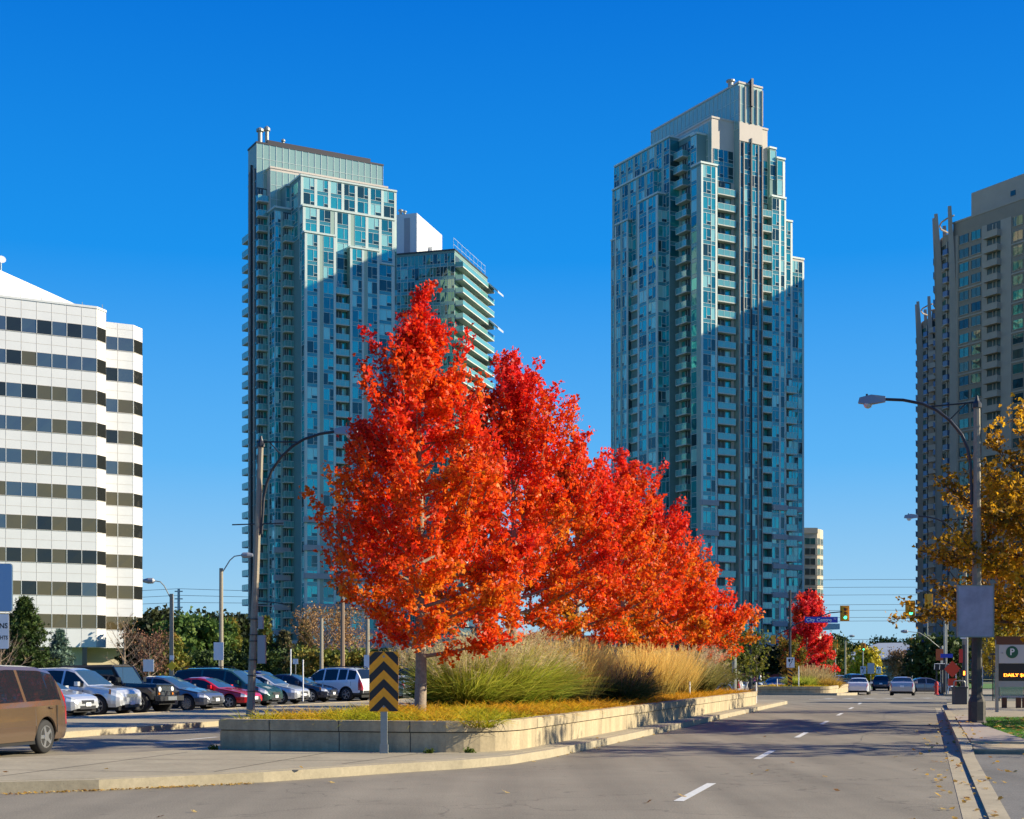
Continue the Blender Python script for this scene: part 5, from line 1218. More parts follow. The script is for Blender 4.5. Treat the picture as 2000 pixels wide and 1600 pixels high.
# traffic beyond the intersection
def traf(label, kind, mat, px, D, ang, cat='car', zadd=0, **k):
    x, y = at(px, D); return car(label, kind, mat, loc=(x, y), ang=ang, z=gxy(x, y)+zadd, cat=cat, name='car', group='cars around the intersection', **k)
AW = pi/2-TH
traf('champagne sedan driving away, rightmost of the three receding cars', 'sedan', CREAM, 1763, 112, AW)
traf('dark blue hatchback driving away between white and champagne sedans', 'suv', NAVY, 1722, 150, AW, H=1.6, W=1.75)
traf('white sedan driving away beside the far planter', 'sedan', WHT, 1678, 126, AW)
traf('maroon SUV crossing beyond the far planter', 'suv', MAR, 1664, 150, AW+radians(22), 'SUV')
traf('silver sedan half hidden in the distance left of the maroon SUV', 'sedan', SILV, 1636, 190, -TH+pi)
traf('dark grey sedan crossing from the right, headlight glinting in sun', 'sedan', GREY, 1810, 130, -TH+radians(12))
traf('oncoming silver hatchback left of the dark signal pole', 'sedan', SILV, 1517, 118, AW+pi)
traf('white pickup like car passing behind the planter end', 'suv', WHT, 1376, 92, -TH+pi, H=1.62)
traf('dark blue car waiting at the far left pavement by the pedestrians', 'suv', NAVY, 1447, 150, -TH, H=1.6)
traf('grey car in the shade left of the shopfront', 'sedan', GREY, 1409, 140, -TH)
# ------------------------------------------------------------ street furniture
M['yellowsig'] = pm('signal_yellow', (.72, .36, .015), .5, noise=.06, nscale=5)
M['signyel'] = pm('chevron_amber', (.95, .36, .005), .55, noise=.12, nscale=7)
M['signblk'] = pm('chevron_black', (.018, .017, .016), .6)
M['signwht'] = pm('sign_white', (.78, .78, .76), .5, noise=.04, nscale=5)
M['signblue'] = pm('street_sign_blue', (.03, .05, .42), .4)
M['signback'] = pm('sign_back_grey', (.30, .31, .33), .5, .4)
M['orangefab'] = pm('orange_sign_fabric', (.85, .06, .01), .6)
M['orangedk'] = pm('burnt_orange_panel', (.42, .09, .02), .6)
M['green_l'] = pm('lit_green_lens', (.02, .5, .25), .3, emis=(.05, 1, .45), estr=2.2)
M['red_off'] = pm('unlit_red_lens', (.12, .012, .01), .3)
M['yel_off'] = pm('unlit_amber_lens', (.14, .06, .01), .3)
M['led'] = pm('led_orange', (.8, .2, .02), .5, emis=(1, .22, .02), estr=3.5)
M['lilac'] = pm('translucent_banner', (.42, .36, .44), .35, noise=.3, nscale=1.3)
M['brownpan'] = pm('brown_panel', (.12, .04, .015), .5)
M['redhyd'] = pm('hydrant_red', (.55, .03, .02), .45)
def w2(px, D, z): x, y = at(px, D); return (x, y, z)
# chevron marker (faces -y)
x, y = at(750, 26.3); root = thing('chevron_sign', 'black and amber chevron marker on a grey steel post before the planter', 'road sign', (x, y, .154))
m = MB(); m.box(-.06, .06, -.03, .03, 0, 1.05, 'steel'); m.box(-.075, .075, -.045, .045, 0, .16, 'steel'); m.build('post', root)
W_, Z0, Z1 = .262, .75, 1.83
m = MB(); pts = []
for cx_, cz_, a0 in ((W_-.04, Z0+.04, -90), (W_-.04, Z1-.04, 0), (-W_+.04, Z1-.04, 90), (-W_+.04, Z0+.04, 180)):
    for k in range(6): a = radians(a0+18*k); pts.append((cx_+.04*cos(a), cz_+.04*sin(a)))
n_ = len(pts); m.add([(p[0], -.045, p[1]) for p in pts]+[(p[0], -.035, p[1]) for p in pts], [tuple(range(n_)), tuple(range(n_, 2*n_))[::-1]]+[(i, n_+i, n_+(i+1) % n_, (i+1) % n_) for i in range(n_)], 'signyel')
m.build('sign_panel', root)
def clipband(lo, hi):   # inverted V band clipped to panel, lo/hi z at centre
    out = []
    for sg in (1, -1):
        sl_ = 1.0; e = W_-.004
        poly = [(0, lo), (0, hi), (e, hi-e*sl_), (e, lo-e*sl_)]
        for lim, keep in ((Z1-.006, -1), (Z0+.006, 1)):
            new = []
            for i in range(len(poly)):
                p, q = poly[i], poly[(i+1) % len(poly)]; ip = (p[1] <= lim) if keep < 0 else (p[1] >= lim); iq = (q[1] <= lim) if keep < 0 else (q[1] >= lim)
                if ip: new.append(p)
                if ip != iq: t_ = (lim-p[1])/(q[1]-p[1]); new.append((p[0]+(q[0]-p[0])*t_, lim))
            poly = new
            if not poly: break
        if len(poly) > 2: out.append([(sg*p[0], p[1]) for p in poly])
    return out
m = MB(); per = .318
for k in range(5):
    hi = Z1-.17-k*per; 
    for poly in clipband(hi-per*.5, hi): m.add([(p[0], -.049, p[1]) for p in poly], [tuple(range(len(poly)))], 'signblk')
for poly in clipband(Z1+.0, Z1+.16): m.add([(p[0], -.049, p[1]) for p in poly], [tuple(range(len(poly)))], 'signblk')
for poly in clipband(Z1+.12, Z1+.26): pass
m.build('chevron', root)
for z in (Z0+.09, Z1-.09): m = MB(); m.lathe([(.02, 0), (.02, .008)], 'steel', 8, T(0, -.049, z) @ Matrix.Rotation(radians(90), 4, 'X')); m.build('bolt', root)
# arched street lamps
def arched_lamp(label, px, D, zb, topz, rot, lean=0, polemat='poleconc', darkto=3.6, extras=False, base=True):
    x, y = at(px, D); root = thing('street_lamp', label, 'street lamp', (x, y, zb), rot, 'arched street lamps')
    h = topz-zb; sc_ = h/9.15; lx = lean
    def P(dx, z): return (dx+lx*z/h, 0, z)
    m = MB(); m.tube([P(0, darkto), P(0, h)], [.135, .09], polemat, 8); 
    m.build('pole', root)
    m = MB(); m.tube([P(0, -.05), P(0, darkto)], [.16, .137], 'poledark' if base else polemat, 8)
    if base: m.lathe([(.27, 0), (.27, .05), (.24, .08), (.24, .62), (.2, .72), (.17, .8)], 'poledark', 8)
    m.build('pole_base', root)
    cv = [(.14, h-2.87), (.17, h-1.7), (.26, h-1.25), (.42, h-.85), (.75, h-.42), (1.1, h-.12), (1.5, h+.09), (2.05, h+.23), (2.6, h+.28)]
    m = MB(); m.tube([P(*c) for c in cv], .045, 'dkmetal', 8)
    m.tube([P(.0, h+.06), P(1.32, h+.0)], .025, 'dkmetal', 6); m.tube([P(.3, h+.04), P(.76, h-.42)], .02, 'dkmetal', 6); m.lathe([(.13, 0), (.13, .12), (.07, .2), (.03, .35)], 'dkmetal', 10, T(lx, 0, h-.1)); m.build('arm', root)
    m = MB(); hx = 2.55+lx
    m.add([(hx, -.07, h+.2), (hx, .07, h+.2), (hx, .07, h+.36), (hx, -.07, h+.36), (hx+.45, -.15, h+.15), (hx+.45, .15, h+.15), (hx+.4, .11, h+.42), (hx+.4, -.11, h+.42), (hx+.78, -.08, h+.2), (hx+.78, .08, h+.2), (hx+.74, .06, h+.36), (hx+.74, -.06, h+.36)],
          [(0,1,5,4),(1,2,6,5),(2,3,7,6),(3,0,4,7),(4,5,9,8),(5,6,10,9),(6,7,11,10),(7,4,8,11),(0,3,2,1),(8,9,10,11)], 'signback'); 
    m.box(hx+.5, hx+.56, -.03, .03, h+.39, h+.46, 'dkmetal'); hd = m.build('lamp_head', root)
    m = MB(); m.lathe([(.13, .12), (.13, .06), (.09, -.02), (.02, -.05)], 'lampglass', 12, T(hx+.5, 0, h+.08)); m.build('lamp_glass', hd)
    if extras:
        m = MB(); m.tube([P(-.9, h-2.55), P(.9, h-2.55)], .022, 'dkmetal', 6); m.build('bracket', root)
        m = MB(); m.tube([P(.1, h-5.0), P(1.0, h-5.1)], .02, 'dkmetal', 6); m.tube([P(.1, h-5.15), P(.7, h-5.18)], .02, 'steel', 6); m.build('bracket', root)
        for q in (6.1, 6.3, 6.9, 7.4, 5.6, 7.9): m = MB(); m.lathe([(.165, 0), (.165, .03)], 'dkmetal', 8, T(lx*(h-q)/h, 0, h-q)); m.build('band', root)
        m = MB(); m.box(lx*.3+.16, lx*.3+.42, -.05, .05, h-7.0, h-6.1, 'signback'); m.box(lx*.3+.18, lx*.3+.34, -.05, .05, h-5.9, h-5.5, 'signback'); m.build('control_box', root)
    return root
arched_lamp('tall arched street lamp by the right kerb, its head over the road', 1908, 42, .12, 9.3, pi-TH, extras=False)
arched_lamp('leaning concrete street lamp left of the maples with arm reaching right', 489, 46.6, .15, 8.86, -TH, lean=.37, darkto=.4, extras=True, base=False)
arched_lamp('smaller distant arched lamp whose head shows left of the brown tower', 1884, 83, .1, 10.2, pi-TH, darkto=3.0)
arched_lamp('far arched lamp, low head just left of the brown tower foot', 1850, 160, -.4, 10.1, pi-TH)
# slim steel lamp poles at the lot
def slim_lamp(label, px, D, ytop, rot, mat='poleconc', arm=True, rise=1.5, reach=1.6, zb=0):
    x, y = at(px, D); h = zz(ytop, D)-zb; root = thing('street_lamp', label, 'street lamp', (x, y, zb), rot, 'slim street lamps')
    m = MB(); m.tube([(0, 0, 0), (0, 0, h)], [.14, .11], mat, 8); m.build('pole', root)
    if arm:
        m = MB(); m.tube([(0, 0, h-.35), (reach*.55, 0, h+rise*.6), (reach*.85, 0, h+rise*.92), (reach*1.3, 0, h+rise)], .035, 'steel', 6); m.build('arm', root)
        m = MB(); m.lathe([(.03, 0), (.16, .12), (.17, .4), (.09, .7)], 'signback', 10, T(reach*1.25, 0, h+rise) @ Matrix.Rotation(radians(90), 4, 'Y')); m.build('lamp_head', root)
    return root
slim_lamp('slim lamp pole with arm curving left between office and glass tower', 335, 84, 1160, pi, rise=.75, reach=.75)
slim_lamp('tall slim lamp pole with arm curving right, white sign at its foot', 432, 84, 1110, 0, rise=.75, reach=.9)
slim_lamp('brown lamp pole rising into the lower maple branches left of the chevron', 669, 84, 1150, 0, pm('brown_pole', (.22, .15, .10), .7), arm=False)
slim_lamp('pale thin pole right behind the chevron sign', 718, 92, 1205, 0, arm=False)
slim_lamp('small thin pole with a round lamp before the orange bare tree', 628, 98, 1208, 0, arm=False)
slim_lamp('thin pole right of the planter end reaching into the last maple', 1434, 82, 1190, 0, 'steel', arm=False)
slim_lamp('thin dark pole at the far left pavement beside the pedestrians', 1466, 100, 1232, 0, 'dkmetal', arm=False)
slim_lamp('distant pale lamp pole beyond the far planter', 1651, 190, 1250, 0, rise=.5, reach=.4, zb=-.45)
slim_lamp('distant pole with arm by the brown tower foot', 1840, 140, 1262, pi, 'steel', rise=1.4, reach=2.6, zb=-.45)
# utility pole and wires
x, y = at(349, 330); root = thing('utility_pole', 'tall pale utility pole with crossarms behind the dark tree belt', 'utility pole', (x, y, -.4))
h = zz(1150, 330)+.4; m = MB(); m.tube([(0, 0, 0), (0, 0, h)], [.45, .28], 'twhite', 8); m.build('pole', root)
for q in (.6, 2.3, 4.2, 8.2, 10): m = MB(); m.box(-.9, .9, -.1, .1, h-q-.12, h-q+.12, 'steel'); m.build('crossarm', root)
def wire(label, pts, D, r=.05):
    m = MB(); P_ = [Vector((*at(px, d), zz(py, d))) for px, py, d in pts]; m.tube([tuple(p) for p in P_], r, 'dkmetal', 4)
    o = m.build('power_line'); tag(o, label, 'power line', 'overhead power lines')
wn = ['topmost', 'second', 'third', 'fourth', 'fifth', 'lowest']
for k, (a, b_, c_) in enumerate([(1157, 1150, 1154), (1170, 1163, 1166), (1182, 1177, 1178), (1200, 1197, 1199), (1212, 1208, 1210), (1221, 1219, 1221)]):
    wire('%s power line between the office and the left glass tower' % wn[k], [(-60, a+8, 330), (150, a+3, 330), (349, b_, 330), (480, c_, 335), (700, c_+3, 340)], 330, .045)
wn = ['topmost', 'second', 'third', 'fourth', 'fifth', 'sixth', 'seventh', 'lowest']
for k, a in enumerate([1132, 1147, 1162, 1181, 1192, 1206, 1213, 1249]):
    wire('%s power line crossing the sky gap by the traffic lights' % wn[k], [(1560, a+1, 420), (1700, a, 420), (1860, a, 420), (2050, a-2, 420)], 420, .05)
# traffic signals
def signal_head(root, px, D, ytop, ybot, face=True, lit=True):
    x, y = at(px, D); z1 = zz(ytop, D); z0 = zz(ybot, D); rx, ry, rz_ = root.location; H_ = z1-z0; X = T(x-rx, y-ry, z0-rz_)
    m = MB(); w_ = H_*.30
    if face: m.box(-w_, w_, .02, .05, 0, H_, 'yellowsig', X); m.box(-w_*.6, w_*.6, -.16, .02, H_*.06, H_*.94, 'yellowsig', X)
    else: m.box(-w_*.55, w_*.55, -.1, .12, 0, H_, 'yellowsig', X); m.box(-w_*.95, w_*.95, .12, .15, H_*.0, H_*1.0, 'yellowsig', X)
    hd = m.build('signal_head', root)
    for k, mt in enumerate(('green_l' if lit else 'yel_off', 'yel_off', 'red_off')):
        if not face: break
        zc = H_*(.22+.26*k); l = MB(); l.lathe([(H_*.10, 0), (H_*.08, .03)], mt, 14, X @ T(0, -.165, zc) @ Matrix.Rotation(radians(90), 4, 'X')); l.build('lens', hd)
        v = MB()
        for q in range(7):
            a0, a1 = radians(20+20*q), radians(40+20*q); rr = H_*.115
            v.add([(rr*cos(a0), -.16, zc+rr*sin(a0)), (rr*cos(a1), -.16, zc+rr*sin(a1)), (rr*cos(a1), -.34, zc+rr*sin(a1)), (rr*cos(a0), -.34, zc+rr*sin(a0))], [(0, 1, 2, 3)], 'yellowsig', X)
        v.build('visor', hd)
x, y = at(1543, 104); root = thing('traffic_signal', 'green traffic light hanging from an arm of the dark pole on the far median', 'traffic light', (x, y, gxy(x, y)), 0, 'traffic lights')
zb = gxy(x, y); m = MB(); m.tube([(0, 0, 0), (0, 0, 2.6)], .14, 'dkmetal', 8); m.tube([(0, 0, 2.6), (0, 0, zz(1153, 104)-zb)], .09, 'dkmetal', 8); m.build('pole', root)
m = MB(); pts = [(1545, 1224), (1570, 1213), (1600, 1205), (1622, 1197), (1645, 1195)]
m.tube([(at(px, 104)[0]-x, 0, zz(py, 104)-zb) for px, py in pts], .045, 'dkmetal', 6); m.build('arm', root)
m = MB(); m.tube([(at(px, 104)[0]-x, 0, zz(py, 104)-zb) for px, py in [(1543, 1228), (1530, 1233), (1518, 1240), (1512, 1252)]], .035, 'dkmetal', 6); m.build('arm', root)
signal_head(root, 1650, 104, 1183, 1213); signal_head(root, 1511, 104, 1241, 1258, face=False)
x, y = at(1845, 100); root = thing('traffic_signal', 'green traffic light reaching left over the road near the brown tower', 'traffic light', (x, y, .1), 0, 'traffic lights')
m = MB(); m.tube([(0, 0, 0), (0, 0, 2.6)], .12, 'dkmetal', 8); m.tube([(0, 0, 2.6), (0, 0, zz(1155, 100))], .08, 'steel', 8); m.build('pole', root)
m = MB(); m.tube([(at(px, 100)[0]-x, 0, zz(py, 100)-.1) for px, py in [(1787, 1187), (1812, 1189), (1832, 1200), (1845, 1215)]], .045, 'dkmetal', 6); m.tube([(at(px, 100)[0]-x, 0, zz(py, 100)-.1) for px, py in [(1787, 1204), (1815, 1208), (1845, 1225)]], .02, 'dkmetal', 5); m.build('arm', root)
signal_head(root, 1778, 100, 1173, 1205); signal_head(root, 1815, 100, 1160, 1188, face=False)
def small_signal(label, px, D, yt, yb, base, face=True, lit=True, mat='steel'):
    x, y = at(px, D); z = gxy(x, y); root = thing('traffic_signal', label, 'traffic light', (x, y, z), 0, 'traffic lights')
    m = MB(); m.tube([(0, .12, 0), (0, .12, zz(yt, D)-z+.3)], .06, mat, 6); m.build('pole', root); signal_head(root, px, D, yt, yb, face, lit)
small_signal('yellow signal housing seen edge on at a white pole beyond the scarlet maple', 1632, 150, 1250, 1266, 0, face=False)
small_signal('distant green signal among the trees before the pavilion', 1686, 160, 1256, 1272, 0)
small_signal('distant dark signal in front of the pavilion entrance tower', 1782, 160, 1246, 1264, 0, lit=False)
small_signal('yellow pedestrian side signal behind the near lamp post', 1914, 62, 1283, 1293, 0, face=False)
# street name sign
x, y = at(1604, 103.8); root = thing('street_name_sign', 'blue street name sign reading City Centre Dr on the signal arm', 'street sign', (x, y, zz(1216.5, 103.8)), 0)
m = MB(); m.box(-1.17, 1.17, -.02, .02, 0, .42, 'signblue'); m.build('sign_panel', root)
text_part('City Centre', .345, 'signwht', root, T(-1.08, -.026, .20) @ STAND, ax='LEFT', sx=1.08); text_part('Dr', .16, 'signwht', root, T(.98, -.026, .28) @ STAND)
m = MB(); m.box(-.02, .02, .02, .04, .40, 1.2, 'dkmetal'); m.build('hanger', root)
# keep right sign + striped marker on far median pole
x, y = at(1544, 103.3); z = gxy(x, y); root = thing('keep_right_sign', 'white keep right sign with curved arrow on the dark median pole', 'road sign', (x, y, z+1.95))
m = MB(); m.box(-.28, .28, -.015, .015, 0, .72, 'signwht'); m.build('sign_panel', root)
m = MB(); m.add([(-.17, -.02, .62), (-.01, -.02, .62), (-.01, -.02, .46), (-.09, -.02, .36), (-.17, -.02, .46)], [(0, 1, 2, 3, 4)], 'signblk'); m.tube([(-.06, -.02, .08), (-.05, -.02, .25), (.08, -.02, .38), (.12, -.02, .58)], .022, 'signblk', 6)
m.add([(.04, -.022, .55), (.2, -.022, .55), (.12, -.022, .67)], [(0, 1, 2)], 'signblk'); m.build('arrow', root)
x, y = at(1543, 103.2); root = thing('hazard_marker', 'black and amber diagonal striped marker below the keep right sign', 'road sign', (x, y, z+.75))
m = MB(); m.box(-.17, .17, -.01, .01, 0, 1.15, 'signyel'); m.build('sign_panel', root)
m = MB()
for k in range(4): m.add([(-.165, -.014, .06+k*.28+.12), (.165, -.014, .0+k*.28), (.165, -.014, .0+k*.28+.13), (-.165, -.014, .06+k*.28+.25)][:4], [(0, 1, 2, 3)], 'signblk')
m.build('stripe', root)
for k, (px, D, lb) in enumerate([(1686, 155, 'distant keep right sign before the yellow tree'), (1716, 170, 'distant keep right sign before the pavilion')]):
    x, y = at(px, D); root = thing('keep_right_sign', lb, 'road sign', (x, y, -.45), 0, 'distant keep right signs')
    m = MB(); m.tube([(0, .03, 0), (0, .03, 2.6)], .04, 'steel', 5); m.build('post', root); m = MB(); m.box(-.3, .3, -.015, .015, 1.7, 2.5, 'signwht'); m.build('sign_panel', root)
    m = MB(); m.tube([(-.06, -.02, 1.8), (0, -.02, 2.05), (.12, -.02, 2.35)], .03, 'signblk', 5); m.box(-.2, -.04, -.02, -.016, 2.2, 2.4, 'signblk'); m.build('arrow', root)
x, y = at(1701, 165); root = thing('road_sign', 'grey blank back of a road sign between the two distant keep right signs', 'road sign', (x, y, -.45)); m = MB(); m.tube([(0, .03, 0), (0, .03, 2.9)], .04, 'steel', 5); m.build('post', root); m = MB(); m.box(-.38, .38, -.015, .015, 1.7, 2.9, pm('pale_blue_sign_back', (.35, .45, .5), .5)); m.build('sign_panel', root)
# bollards on far planter
for k, (px, D, h_, lb) in enumerate([(1518, 103, 1.0, 'thin pale post left of the keep right sign'), (1560, 103.4, 1.9, 'thin pale stake right of the keep right sign'), (1477, 66, .95, 'thin white marker stake at the end of the near planter'), (1347, 54, .62, 'short white post among the yellow plants of the near planter'), (592, 70, 2.0, 'white marker pole behind the silver car, right one'), (568, 76, 2.6, 'white marker pole behind the blue car roof, left one')]):
    x, y = at(px, D); zb = (gxy(x, y)+.15) if k < 2 else (.6 if k in (3,) else .15)
    m = MB(); m.tube([(0, 0, 0), (0, 0, h_)], .035, 'signwht', 6); o = m.build('marker_post'); o.location = (x, y, zb); tag(o, lb, 'marker post', 'thin marker posts')
# banner panel on the near right lamp
x, y = at(1905, 41.4); root = thing('banner_sign', 'pale lilac panel in a thin frame fixed to the right street lamp', 'banner', (x, y, zz(1245, 41.4)), 0)
m = MB(); m.box(-.50, .50, -.02, .02, .02, 1.46, 'lilac'); m.build('panel', root)
m = MB(); m.box(-.525, -.49, -.035, .035, 0, 1.5, 'steel'); m.box(.49, .525, -.035, .035, 0, 1.5, 'steel'); m.box(-.49, .49, -.03, .03, -.0, .03, 'steel'); m.box(-.49, .49, -.03, .03, 1.45, 1.48, 'steel'); m.build('frame', root)
# parking sign with LED board
D = 54; x, y = at(1947, D); root = thing('parking_sign', 'white parking board with green P circle above an orange LED price display', 'parking sign', (x, y, .1))
def pz(py): return zz(py, D)-.1
sx_ = D/F
for q in (0, 75): m = MB(); m.box(q*sx_-.05, q*sx_+.05, -.05, .05, 0, pz(1250), 'steel'); m.build('post', root)
m = MB(); m.box(-.04, 75*sx_+.1, -.06, .02, pz(1259), pz(1243), 'brownpan'); m.build('header', root)
m = MB(); m.box(.05, 74*sx_-.06, -.05, .03, pz(1296), pz(1259)-.003, 'signback'); m.box(.06, 74*sx_-.07, -.062, -.05, pz(1295.5), pz(1259.8), pm('parking_board_grey', (.50, .51, .50), .5)); pn = m.build('sign_panel', root)
m = MB(); m.lathe([(.225, 0), (.225, .012)], pm('parking_green', (.01, .10, .05), .5), 28, T(28.5*sx_, -.063, pz(1274)) @ Matrix.Rotation(radians(90), 4, 'X')); m.build('emblem', pn)
text_part('P', .34, 'signwht', pn, T(28.5*sx_, -.079, pz(1274)) @ STAND)
m = MB(); m.tube([(6*sx_, -.068, pz(1275.5)), (10.5*sx_, -.068, pz(1275.5))], .008, 'signback', 5); m.add([(9.3*sx_, -.07, pz(1273.5)), (12*sx_, -.07, pz(1275.5)), (9.3*sx_, -.07, pz(1277.5))], [(0, 1, 2)], 'signback'); m.build('arrow', pn)
m = MB(); m.box(.05, 74*sx_-.06, -.06, .04, pz(1330), pz(1296)-.003, 'signblk'); dp = m.build('display', root)
text_part('DAILY $6', .16, 'led', dp, T(33.5*sx_, -.068, pz(1319)) @ STAND, sx=1.25)
m = MB(); m.box(.05, 74*sx_-.06, -.05, .03, pz(1342), pz(1330)-.003, pm('parking_board_foot', (.30, .33, .33), .5)); m.box(5*sx_, 16*sx_, -.052, -.05, pz(1336), pz(1335), 'signback'); m.build('footer', root)
# litter bin
x, y = at(1874, 66); root = thing('litter_bin', 'dark grey litter bin with hooped top on the right pavement', 'litter bin', (x, y, .1))
m = MB(); m.prism([(-.27, -.24), (.27, -.24), (.27, .24), (-.27, .24)], 0, .72, pm('bin_grey', (.05, .05, .055), .6)); m.box(-.30, .30, -.27, .27, .72, .80, 'dkmetal'); m.build('body', root)
m = MB(); m.tube([(-.26, 0, .8), (-.25, 0, 1.0), (-.2, 0, 1.06), (.2, 0, 1.06), (.25, 0, 1.0), (.26, 0, .8)], .03, 'steel', 6); m.build('hoop', root)
# second pole with signs behind bin
x, y = at(1888, 70); root = thing('sign_pole', 'pale pole with small signs directly behind the litter bin', 'sign pole', (x, y, .1))
m = MB(); m.tube([(0, 0, 0), (0, 0, 5.6)], .075, 'steel', 8); m.build('pole', root)
m = MB(); m.box(-.32, -.05, -.12, -.09, 3.05, 3.35, 'signwht'); m.box(-.40, -.22, -.12, -.09, 1.9, 2.55, 'redhyd'); m.build('sign_panel', root)
x, y = at(1881, 72); root = thing('pedestrian_signal', 'black pedestrian signal box showing an orange hand behind the bin', 'pedestrian signal', (x, y, .1))
m = MB(); m.tube([(0, .15, 0), (0, .15, 1.4)], .05, 'dkmetal', 6); m.build('pole', root); m = MB(); m.box(-.17, .17, -.1, .1, 1.2, 1.6, 'signblk'); m.build('housing', root)
m = MB(); m.box(-.02, .1, -.105, -.101, 1.3, 1.5, 'led'); m.build('lens', root)
# notice posts, shelter glass, bench
x, y = at(1938, 74); root = thing('bus_shelter', 'clear glass panels of a bus shelter behind the parking sign', 'bus shelter', (x, y, .1), -TH)
for k in range(3): m = MB(); m.box(k*1.5, k*1.5+.05, -.03, .03, 0, 2.3, 'dkmetal'); m.build('post', root)
for k in range(2): m = MB(); m.box(k*1.5+.06, k*1.5+1.48, -.01, .01, .1, 1.4, pm('shelter_glass', (.35, .5, .45), .05, 0, .6, trans=.7)); m.build('glass_panel', root)
m = MB(); m.box(-.1, 3.2, -1.4, .2, 2.3, 2.4, 'dkmetal'); m.build('roof', root)
x, y = at(1984, 60); root = thing('bench', 'small dark bench under the parking sign', 'bench', (x, y, .1), -TH)
m = MB(); m.box(-.7, .6, -.2, .2, .42, .48, 'signback'); m.build('seat', root)
for q in (-.45, .1, .35): m = MB(); m.box(q-.1, q+.1, -.18, .18, 0, .42, 'brownpan'); m.build('leg', root)
x, y = at(1916, 58); root = thing('notice_post', 'narrow white notice board just right of the dark lamp base', 'notice board', (x, y, .1)); m = MB(); m.box(-.05, .05, -.03, .03, 0, 1.7, 'brownpan'); m.build('post', root); m = MB(); m.box(-.06, .06, -.06, -.03, .9, 1.7, 'signwht'); m.build('panel', root)
# construction signs
x, y = at(1860, 96); root = thing('construction_sign', 'red orange diamond roadwork sign on two white legs', 'roadwork sign', (x, y, .1))
m = MB(); zc = zz(1307, 96)-.1; m.add([(-.55, -.03, zc), (0, -.03, zc-.55), (.55, -.03, zc), (0, -.03, zc+.55), (-.55, 0, zc), (0, 0, zc-.55), (.55, 0, zc), (0, 0, zc+.55)], [(0, 1, 2, 3), (7, 6, 5, 4), (0, 4, 5, 1), (1, 5, 6, 2), (2, 6, 7, 3), (3, 7, 4, 0)], 'orangefab'); m.build('sign_panel', root)
m = MB(); m.box(-.28, .28, -.03, 0, zc-1.1, zc-.62, 'orangefab'); m.build('skirt', root)
for q in (-.25, .25): m = MB(); m.tube([(q, .03, 0), (q, .03, zc+.35)], .03, 'signwht', 5); m.build('leg', root)
x, y = at(1838, 108); root = thing('construction_sign', 'square burnt orange sign behind the pole left of the diamond', 'roadwork sign', (x, y, .0)); zc = zz(1279, 108)
m = MB(); m.box(-.38, .38, -.02, .02, zc-.42, zc+.42, 'orangedk'); m.build('sign_panel', root); m = MB(); m.tube([(0, .05, 0), (0, .05, zc)], .04, 'steel', 6); m.build('post', root)
for k, (px, D, py, w_, lb) in enumerate([(1849, 96, 1281, .8, 'blue street name plate left above the orange diamond sign'), (1812, 150, 1252, 1.4, 'long blue street name plate far off over the crossing')]):
    x, y = at(px, D); z = zz(py, D); root = thing('street_name_sign', lb, 'street sign', (x, y, 0 if k == 0 else -.45)); zb = 0 if k == 0 else -.45
    m = MB(); m.box(-w_/2, w_/2, -.02, .02, z-zb-.13, z-zb+.13, 'signblue'); m.build('sign_panel', root); m = MB(); m.tube([(w_*.0, .06, 0), (w_*.0, .06, z-zb+2)], .05, 'steel', 6); m.build('post', root)
for k, (px, lb) in enumerate([(1829, 'left one of two black pedestrian signals on short poles'), (1839, 'right one of two black pedestrian signals on short poles')]):
    x, y = at(px, 96); root = thing('pedestrian_signal', lb, 'pedestrian signal', (x, y, .1)); m = MB(); m.tube([(.05, .12, 0), (.05, .12, 1.9)], .05, 'dkmetal', 6); m.build('pole', root); m = MB(); m.box(-.15, .15, -.1, .1, 1.55, 1.95, 'signblk'); m.build('housing', root); m = MB(); m.tube([(-.17, -.1, 1.6), (-.17, -.2, 1.97), (.17, -.2, 1.97)], .02, 'signwht', 5); m.build('visor', root)
for k, (px, D, lb) in enumerate([(1829, 92, 'red fire hydrant on the right pavement corner'), (1497, 122, 'small red hydrant at the far left pavement')]):
    x, y = at(px, D); root = thing('fire_hydrant', lb, 'fire hydrant', (x, y, gxy(x, y)+.1))
    m = MB(); m.lathe([(.16, 0), (.16, .06), (.11, .08), (.11, .62), (.14, .65), (.12, .75), (.04, .84)], 'redhyd', 12); m.box(-.2, .2, -.05, .05, .45, .55, 'redhyd'); m.build('body', root)
for k, (px, D, lb) in enumerate([(1797, 91, 'low grey bicycle stand frame left of the hydrant')]):
    x, y = at(px, D); root = thing('bicycle_rack', lb, 'bicycle rack', (x, y, .1)); m = MB(); m.tube([(-.3, 0, 0), (-.3, 0, .7), (.3, 0, .7), (.3, 0, 0)], .03, 'dkmetal', 6); m.build('frame', root)
for k, (px, lb) in enumerate([(1708, 'left low dark barrier block by the far lawn'), (1722, 'middle low dark barrier block by the far lawn'), (1690, 'leftmost low dark barrier block beside the maroon SUV')]):
    x, y = at(px, 176); m = MB(); m.prism([(-.9, -.3), (.9, -.3), (.9, .3), (-.9, .3)], 0, .5, 'poledark'); m.prism([(-.8, -.2), (.8, -.2), (.8, .2), (-.8, .2)], .5, .85, 'poledark'); o = m.build('barrier_block'); o.location = (x, y, gxy(x, y)); tag(o, lb, 'barrier', 'low barrier blocks')
